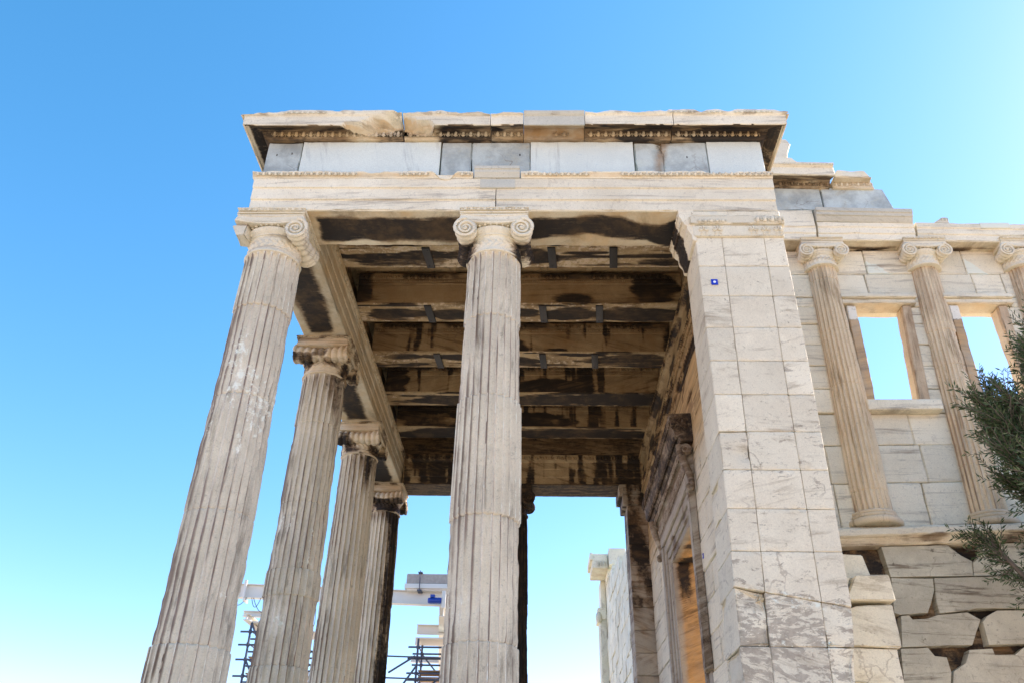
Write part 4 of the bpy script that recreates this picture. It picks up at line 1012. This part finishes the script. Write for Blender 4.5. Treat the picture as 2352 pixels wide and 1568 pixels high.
# loose stones lying on the hall
def lump(name, polys, lab, mat='old'):
    g = G()
    for p, a, b in polys: prism(g, p, a, b)
    tag(obj(name, g, M[mat], None, {'o': .1}, 30), lab, 'stone block')
lump('stone_block', [([(7.7, 11.02), (8.28, 11.05), (8.30, 11.14), (8.20, 11.26), (7.7, 11.30)], 2.75, 3.4)], 'flat broken stone lying on the hall cornice below an upright one')
lump('stone_block', [([(7.6, 11.30), (8.14, 11.30), (8.16, 11.42), (8.25, 11.66), (8.19, 11.78), (8.08, 11.80), (7.6, 11.75)], 2.80, 3.4)], 'upright fluted stone topmost beside the porch roof corner')
g = G(); prism(g, [(10.48, 9.88), (10.75, 9.87), (10.75, 9.985), (10.70, 10.005), (10.64, 10.0)], 2.95, 3.35); egg_row(g, 10.62, 10.74, 2.95, 9.94, .06, .07, .015)
tag(obj('stone_fragment', g, M['old'], None, {'o': .1}, 30), 'small carved stone fragment alone on top of the hall architrave', 'stone fragment')

# stub of a broken wall behind the pier
g = G()
for bl, br, tr, tl, yo in (((6.70, 3.12), (7.42, 3.14), (7.36, 3.42), (6.72, 3.46), .25), ((6.98, 2.83), (7.53, 2.83), (7.51, 3.12), (7.14, 3.11), 0), ((6.66, 2.78), (6.97, 2.82), (7.10, 3.10), (6.66, 3.12), .05), ((6.62, 2.36), (7.50, 2.34), (7.50, 2.80), (6.62, 2.76), .05), ((6.62, 1.95), (7.46, 1.95), (7.46, 2.335), (6.62, 2.35), .08)):
    quadblk(g, bl, br, tr, tl, .98 + yo, 2.0, res=.05, chip=.02, rough=.012, big=.09)
z = 1.94
while z > -1.2: box(g, 6.6, 7.5, 1.03, 2.0, z - .45, z - .005, res=.1, big=.05); z -= .45
wall_stub = obj('broken_wall', g, M['anta'], None, {'o': lambda V: .12 + .5 * (fbm(V, 1.6, 3, 7) - .42)}, 18)
tag(wall_stub, 'low broken stub of stone wall between the pier and the hall base', 'wall')

# ================================================================== far ruined wall
g = G()
for i in range(20):
    a, b = .02 + .455 * i, .02 + .455 * (i + 1)
    y = 10.35 + (.5 if i % 2 else 0)
    while y < 22.6:
        L_ = 1.0 + .4 * random.random(); ye = min(y + L_, 22.9)
        lim = np.interp(y, [10.3, 12, 14, 17, 19.6, 19.9, 23], [8.4, 8.0, 7.6, 8.0, 8.5, 9.0, 9.0])
        if b < lim + .3: box(g, 6.03 + random.choice([0, .01, .02, -.015]), 6.62, y, ye - .004, a, b - .003, res=.12, chip=.012, rough=.012, big=.05)
        y = ye
box(g, 6.05, 6.63, 20.0, 22.9, 8.97, 9.54, res=.1, chip=.01)
fw = thing('ruined_wall', 'pale ruined marble wall with stepped broken top standing far behind the porch', 'wall', (6.3, 16.0, -.2))
obj('masonry', g, M['white'], fw, {'r': lambda V: .5 * sst(.5, .6, fbm(V, 2, 3, 8))}, 32)
g = G()
box(g, 5.80, 6.04, 21.9, 22.9, .0, 7.55, res=.15); box(g, 5.72, 6.04, 21.85, 22.95, 7.55, 7.95, res=.08, big=.08); box(g, 5.86, 6.04, 21.9, 22.9, 7.96, 8.95, res=.15)
ell(g, (5.76, 21.9, 7.62), (.12, .15, .2), 10, 7)
obj('pilaster', g, M['white'], fw, None, 35)
g = G(); box(g, 5.48, 6.02, 20.3, 21.9, 8.93, 9.43, res=.08, chip=.015); box(g, 5.40, 5.50, 20.25, 21.9, 9.2, 9.45, res=.08, chip=.02)
egg_row(g, 5.62, 5.95, 20.29, 9.08, .1, .2, .03)
obj('cornice_end', g, M['white'], fw, {'o': lambda V: .4 * (V[:, 2] < 9.2)}, 35)

# ================================================================== survey markers
def marker(c, rot, s, lab):
    t = thing('survey_marker', lab, 'marker', c)
    R = Matrix.Rotation(rot, 3, 'Z')
    g = G(); plain(g, -s, s, -.008, 0, -s, s, .002); g.V = [np.array([tuple(R @ Vector(v)) for v in V]) for V in g.V]
    p = obj('plate', g, M['sign_blue'], t, None, 30); p.location = (0, 0, 0)
    g = G(); tube(g, [tuple(R @ Vector((0, -.011, 0))), tuple(R @ Vector((0, -.002, 0)))], s * .42, 16)
    d = obj('dot', g, M['white_dot'], t, None, 30); d.location = (0, 0, 0)
marker((5.752, -.006, 6.452), 0, .041, 'small square blue marker with white dot on the front of the pier')
marker((XW - .012, 3.70, 4.165), -math.pi / 2, .036, 'blue marker seen edge-on on the side wall by the doorway')

# ================================================================== scaffolding and gantry behind
def member(name, lab, cat, fn, mat, group=None):
    g = G(); fn(g); return tag(obj(name, g, M[mat], None, None, 30), lab, cat, group)
member('gantry_beam', 'long cream steel beam crossing behind the left columns', 'steel beam', lambda g: (ibeam(g, (-7.45, 22, 8.44), (.6, 22, 8.22), .24, .50)), 'cream')
member('gantry_beam', 'cream steel girder running back from under the blue motor', 'steel beam', lambda g: ibeam(g, (.20, 21.6, 7.72), (-1.15, 35, 7.55), .30, .40), 'cream')
member('gantry_beam', 'nearer pair of stacked cream cross beams on the right scaffold', 'steel beam', lambda g: (ibeam(g, (-1.02, 24, 7.60), (1.2, 24, 7.58), .2, .34), ibeam(g, (-1.10, 24.3, 7.22), (1.2, 24.3, 7.20), .2, .26)), 'cream')
member('gantry_beam', 'farther single cream cross beam on the right scaffold', 'steel beam', lambda g: ibeam(g, (-2.0, 29.7, 7.60), (.9, 29.7, 7.56), .2, .26), 'cream')
member('gantry_beam', 'short cream beam ends on top of the left scaffold', 'steel beam', lambda g: (ibeam(g, (-7.1, 22, 7.62), (-6.0, 22, 7.60), .2, .20), ibeam(g, (-6.85, 21.6, 7.43), (-6.7, 24, 7.3), .2, .22)), 'cream')
member('concrete_block', 'grey concrete block with a hole clamped on the cream beam', 'counterweight', lambda g: box(g, -1.22, .6, 21.7, 22.3, 8.71, 9.06, res=.08, chip=.02, big=.03), 'concrete')
member('support_board', 'cream bearer under the grey concrete block', 'bearer', lambda g: (plain(g, -1.27, .6, 21.68, 22.32, 8.53, 8.70), plain(g, -1.2, .6, 21.75, 22.25, 8.475, 8.528)), 'cream')
member('beam_clamp', 'steel clamp rod around the grey concrete block', 'clamp', lambda g: (tube(g, [(-.72, 21.62, 8.46), (-.72, 21.62, 9.16)], .016, 6), plain(g, -.80, -.64, 21.6, 22.4, 9.07, 9.11), plain(g, -.80, -.64, 21.6, 22.4, 8.42, 8.47)), 'steel')
member('beam_clamp', 'cream clamp plate near the left end of the long beam', 'clamp', lambda g: (plain(g, -7.22, -7.12, 21.8, 21.87, 8.16, 8.80), plain(g, -7.16, -7.1, 21.78, 22.2, 8.04, 8.15)), 'cream')
def motor(g):
    tube(g, [(-.36, 21.55, 8.06), (-.33, 21.55, 8.06), (.12, 21.55, 8.06)], [.085, .10, .10], 16)
    for k in range(7): tube(g, [(-.28 + .055 * k, 21.55, 8.06), (-.26 + .055 * k, 21.55, 8.06)], .112, 16)
    plain(g, -.28, -.12, 21.46, 21.64, 8.16, 8.26)
member('electric_motor', 'blue ribbed electric motor hanging beside the long cream beam', 'motor', motor, 'blue')
member('motor_bracket', 'cream bracket plate holding the blue motor', 'bracket', lambda g: (plain(g, .13, .27, 21.5, 21.62, 7.80, 8.40), plain(g, .1, .3, 21.6, 21.9, 7.9, 8.0)), 'cream')
def cable(g, P):
    tube(g, P, .012, 5)
def hang(a, b, sag, n=12): return [(a[0] + (b[0] - a[0]) * t, a[1], a[2] + (b[2] - a[2]) * t - sag * 4 * t * (1 - t)) for t in np.linspace(0, 1, n)]
member('hanging_cable', 'dark cable loops under the left end of the long beam', 'cable', lambda g: (cable(g, hang((-7.45, 21.9, 7.92), (-7.05, 21.9, 8.2), .12)), cable(g, hang((-6.88, 21.9, 8.2), (-6.53, 21.9, 8.2), .36)), cable(g, hang((-6.82, 21.9, 8.2), (-6.2, 21.9, 7.7), .25))), 'black')
member('hanging_cable', 'dark cable hanging between the second and third columns', 'cable', lambda g: (cable(g, [(-4.5, 21.9, 8.1), (-4.45, 21.9, 7.7), (-4.43, 21.9, 7.3), (-4.55, 21.9, 6.9), (-4.45, 21.9, 6.5)]), cable(g, [(-4.52, 21.9, 7.8), (-4.5, 21.9, 7.2), (-4.53, 21.9, 6.6)])), 'black')
def tower(x, y, w_, top, rails, lab, diags):
    t = thing('scaffold_tower', lab, 'scaffold', (x, y, -1.25), 'scaffold towers behind the porch')
    for dx in (0, w_):
        for dy in (0, 1.2):
            g = G(); tube(g, [(x + dx, y + dy, -1.25), (x + dx, y + dy, top)], .042, 8)
            for z in rails: tube(g, [(x + dx, y + dy, z - .05), (x + dx, y + dy, z + .05)], .065, 8)
            obj('pole', g, M['steel'], t, None, 40)
    for z in rails:
        for dy in (0, 1.2):
            g = G(); tube(g, [(x - .35, y + dy, z), (x + w_ + .25, y + dy, z)], .036, 8); obj('rail', g, M['steel'], t, None, 40)
        for dx in (0, w_):
            g = G(); tube(g, [(x + dx, y - .1, z + .05), (x + dx, y + 1.3, z + .05)], .027, 8); obj('rail', g, M['steel'], t, None, 40)
    for a, b in diags:
        g = G(); tube(g, [a, b], .036, 8); obj('brace', g, M['steel'], t, None, 40)
    for z in rails[2:4]:
        g = G(); plain(g, x + .05, x + w_ - .05, y + .1, y + 1.1, z + .09, z + .13); obj('plank', g, M['wood'], t, None, 30)
    g = G(); tube(g, [(x, y - .05, rails[-1]), (x + w_, y - .05, rails[3])], .032, 8); tube(g, [(x + w_, y + 1.25, rails[4]), (x, y + 1.25, rails[0])], .032, 8); obj('brace', g, M['steel'], t, None, 40)
    g = G(); plain(g, x - .1, x + w_ + .1, y, y + 1.2, top, top + .05); obj('top_plate', g, M['cream'], t, None, 30)
    return t
tower(-6.74, 22, .34, 7.32, (7.0, 6.55, 6.05, 5.5, 4.6, 3.0, 1.0), 'narrow scaffold tower between the corner column and the second column', [((-6.74, 22, 7.3), (-6.40, 22, 6.7)), ((-6.74, 22, 6.05), (-6.40, 22, 5.5))])
tower(-4.9, 22, .40, 7.0, (6.35, 5.9, 5.5, 4.6, 3.0, 1.0), 'scaffold tower in the gap between the second and third columns', [((-4.9, 22, 6.3), (-4.5, 22, 5.5))])
tower(-.80, 23, 1.6, 7.05, (6.75, 6.35, 5.85, 5.62, 5.0, 3.0, 1.0), 'wide scaffold tower left of the middle front column', [((-1.72, 22.5, 5.77), (-.80, 22.5, 6.35)), ((-1.3, 22.5, 5.2), (-.75, 22.5, 6.0)), ((-.8, 23, 5.0), (.8, 23, 6.3))])
member('scaffold_rail', 'upper long scaffold tube reaching left behind the last column', 'tube', lambda g: tube(g, [(-2.6, 22.9, 6.42), (.9, 22.9, 6.35)], .03, 8), 'steel')
member('scaffold_rail', 'lower long scaffold tube reaching left behind the last column', 'tube', lambda g: tube(g, [(-2.6, 22.9, 5.68), (.9, 22.9, 5.62)], .03, 8), 'steel')

# ================================================================== olive tree
random.seed(21)
tree = thing('olive_tree', 'grey-green olive tree reaching in front of the hall wall', 'tree', (10.5, 1.25, -1.25))
def leaf_mat():
    m = bpy.data.materials.new('olive_leaf'); m.use_nodes = True; nt = m.node_tree; L = nt.links.new; b = nt.nodes['Principled BSDF']
    at = N(nt, 'ShaderNodeAttribute', attribute_name='wear_shading'); cr = N(nt, 'ShaderNodeValToRGB'); L(at.outputs['Alpha'], cr.inputs[0])
    e = cr.color_ramp.elements; e[0].position = 0; e[0].color = (.032, .055, .024, 1); e[1].position = 1; e[1].color = (.165, .205, .115, 1)
    x = cr.color_ramp.elements.new(.6); x.color = (.065, .10, .045, 1)
    L(cr.outputs[0], b.inputs['Base Color']); b.inputs['Roughness'].default_value = .75; b.inputs['Specular IOR Level'].default_value = .15
    return m
M['leaf'] = leaf_mat()
g = G(); tr = [(10.5, 1.25, -1.3), (10.55, 1.2, .3), (10.42, 1.3, 1.6), (10.5, 1.22, 2.6)]
tube(g, tr, [.30, .22, .19, .15], 14)
limbs = []
for k in range(16):
    a = k * 2.399 + .4; el = random.uniform(.35, 1.15); L_ = random.uniform(1.2, 2.1)
    st = Vector((10.5, 1.22, random.uniform(2.0, 2.7))); d = Vector((math.cos(a) * math.cos(el), math.sin(a) * math.cos(el), math.sin(el)))
    P = [st]; p = st.copy()
    for j in range(7): d = (d + Vector((random.uniform(-.2, .2), random.uniform(-.2, .2), .12 + random.uniform(-.1, .1)))).normalized(); p = p + d * L_ / 5; P.append(p.copy())
    tube(g, P, list(np.linspace(.075, .018, len(P))), 7); limbs.append(P)
# limbs aimed at the branches the picture shows
for tip in ((9.05, .9, 5.3), (10.1, .9, 6.35), (9.75, .8, 5.75), (9.45, .8, 4.75), (9.55, .8, 4.0), (9.5, .6, 5.0), (9.5, .6, 4.4), (9.95, .8, 3.6), (9.8, .7, 5.3), (9.6, .5, 4.7), (9.35, 1.3, 5.05), (9.4, 1.4, 4.4), (9.7, .9, 4.2), (9.75, .9, 4.9), (9.8, .8, 3.9), (9.6, 1.1, 4.0)) + tuple((9.5 + .10 * (k % 9), .35 + .17 * (k % 7), 4.0 + .062 * k) for k in range(30)) + ((9.1, .9, 5.1), (9.25, .8, 4.95), (9.2, .9, 4.6), (9.3, .7, 5.25), (9.9, .8, 6.0)):
    st = Vector((10.5, 1.2, random.uniform(2.2, 4.2))); e = Vector(tip); P = []
    mid = (st + e) / 2 + Vector((0, 0, .35))
    for t in np.linspace(0, 1, 9): P.append(st * (1 - t) ** 2 + mid * 2 * t * (1 - t) + e * t * t)
    tube(g, P, list(np.linspace(.05, .008, 9)), 6); limbs.append(P)
twigs = []
for P in limbs:
    n_ = 100
    for k in range(n_):
        t = random.uniform(.35, 1.0) * (len(P) - 1); i = min(int(t), len(P) - 2); p = P[i].lerp(P[i + 1], t - i)
        out = (p - Vector((10.6, 1.3, 3.6))).normalized()
        d = (out + (P[i + 1] - P[i]).normalized() * .5 + Vector((random.uniform(-1.3, 1.3), random.uniform(-1.3, 1.3), random.uniform(-1.0, 1.1)))).normalized()
        L_ = random.uniform(.18, .48); T = [p]
        for j in range(6): d = (d + Vector((random.uniform(-.15, .15), random.uniform(-.15, .15), random.uniform(-.05, .16)))).normalized(); T.append(T[-1] + d * L_ / 6)
        twigs.append(T); tube(g, T, list(np.linspace(.007, .002, 7)), 4)
obj('trunk', g, M['bark'], tree, None, 40)
LV, LF, LA = [], [], []
for T in twigs:
    tone = random.random()
    m_ = 17
    for k in range(m_):
        t = (k + random.random()) / m_ * (len(T) - 1); i = min(int(t), len(T) - 2); p = T[i].lerp(T[i + 1], t - i); ax = (T[i + 1] - T[i]).normalized()
        s = ax.cross(Vector((random.uniform(-1, 1), random.uniform(-1, 1), random.uniform(-1, 1)))).normalized()
        d = (ax * .8 + s * .75).normalized(); l = random.uniform(.055, .10); w_ = l * random.uniform(.09, .13)
        q = d.cross(s.cross(ax)).normalized() if abs(d.dot(s.cross(ax))) < .99 else s
        n_ = d.cross(q)
        b = len(LV); LV += [p, p + d * l * .45 + q * w_ + n_ * .003, p + d * l, p + d * l * .45 - q * w_ + n_ * .003]
        LF.append((b, b + 1, b + 2, b + 3)); c_ = min(1, max(0, .25 + .4 * tone + random.uniform(-.3, .35))); LA += [c_] * 4
g = G(); g.V = [np.array([tuple(v) for v in LV])]; g.F = LF; g.A = [np.array(LA)]; g.n = len(LV)
obj('crown', g, M['leaf'], tree, None, 0)
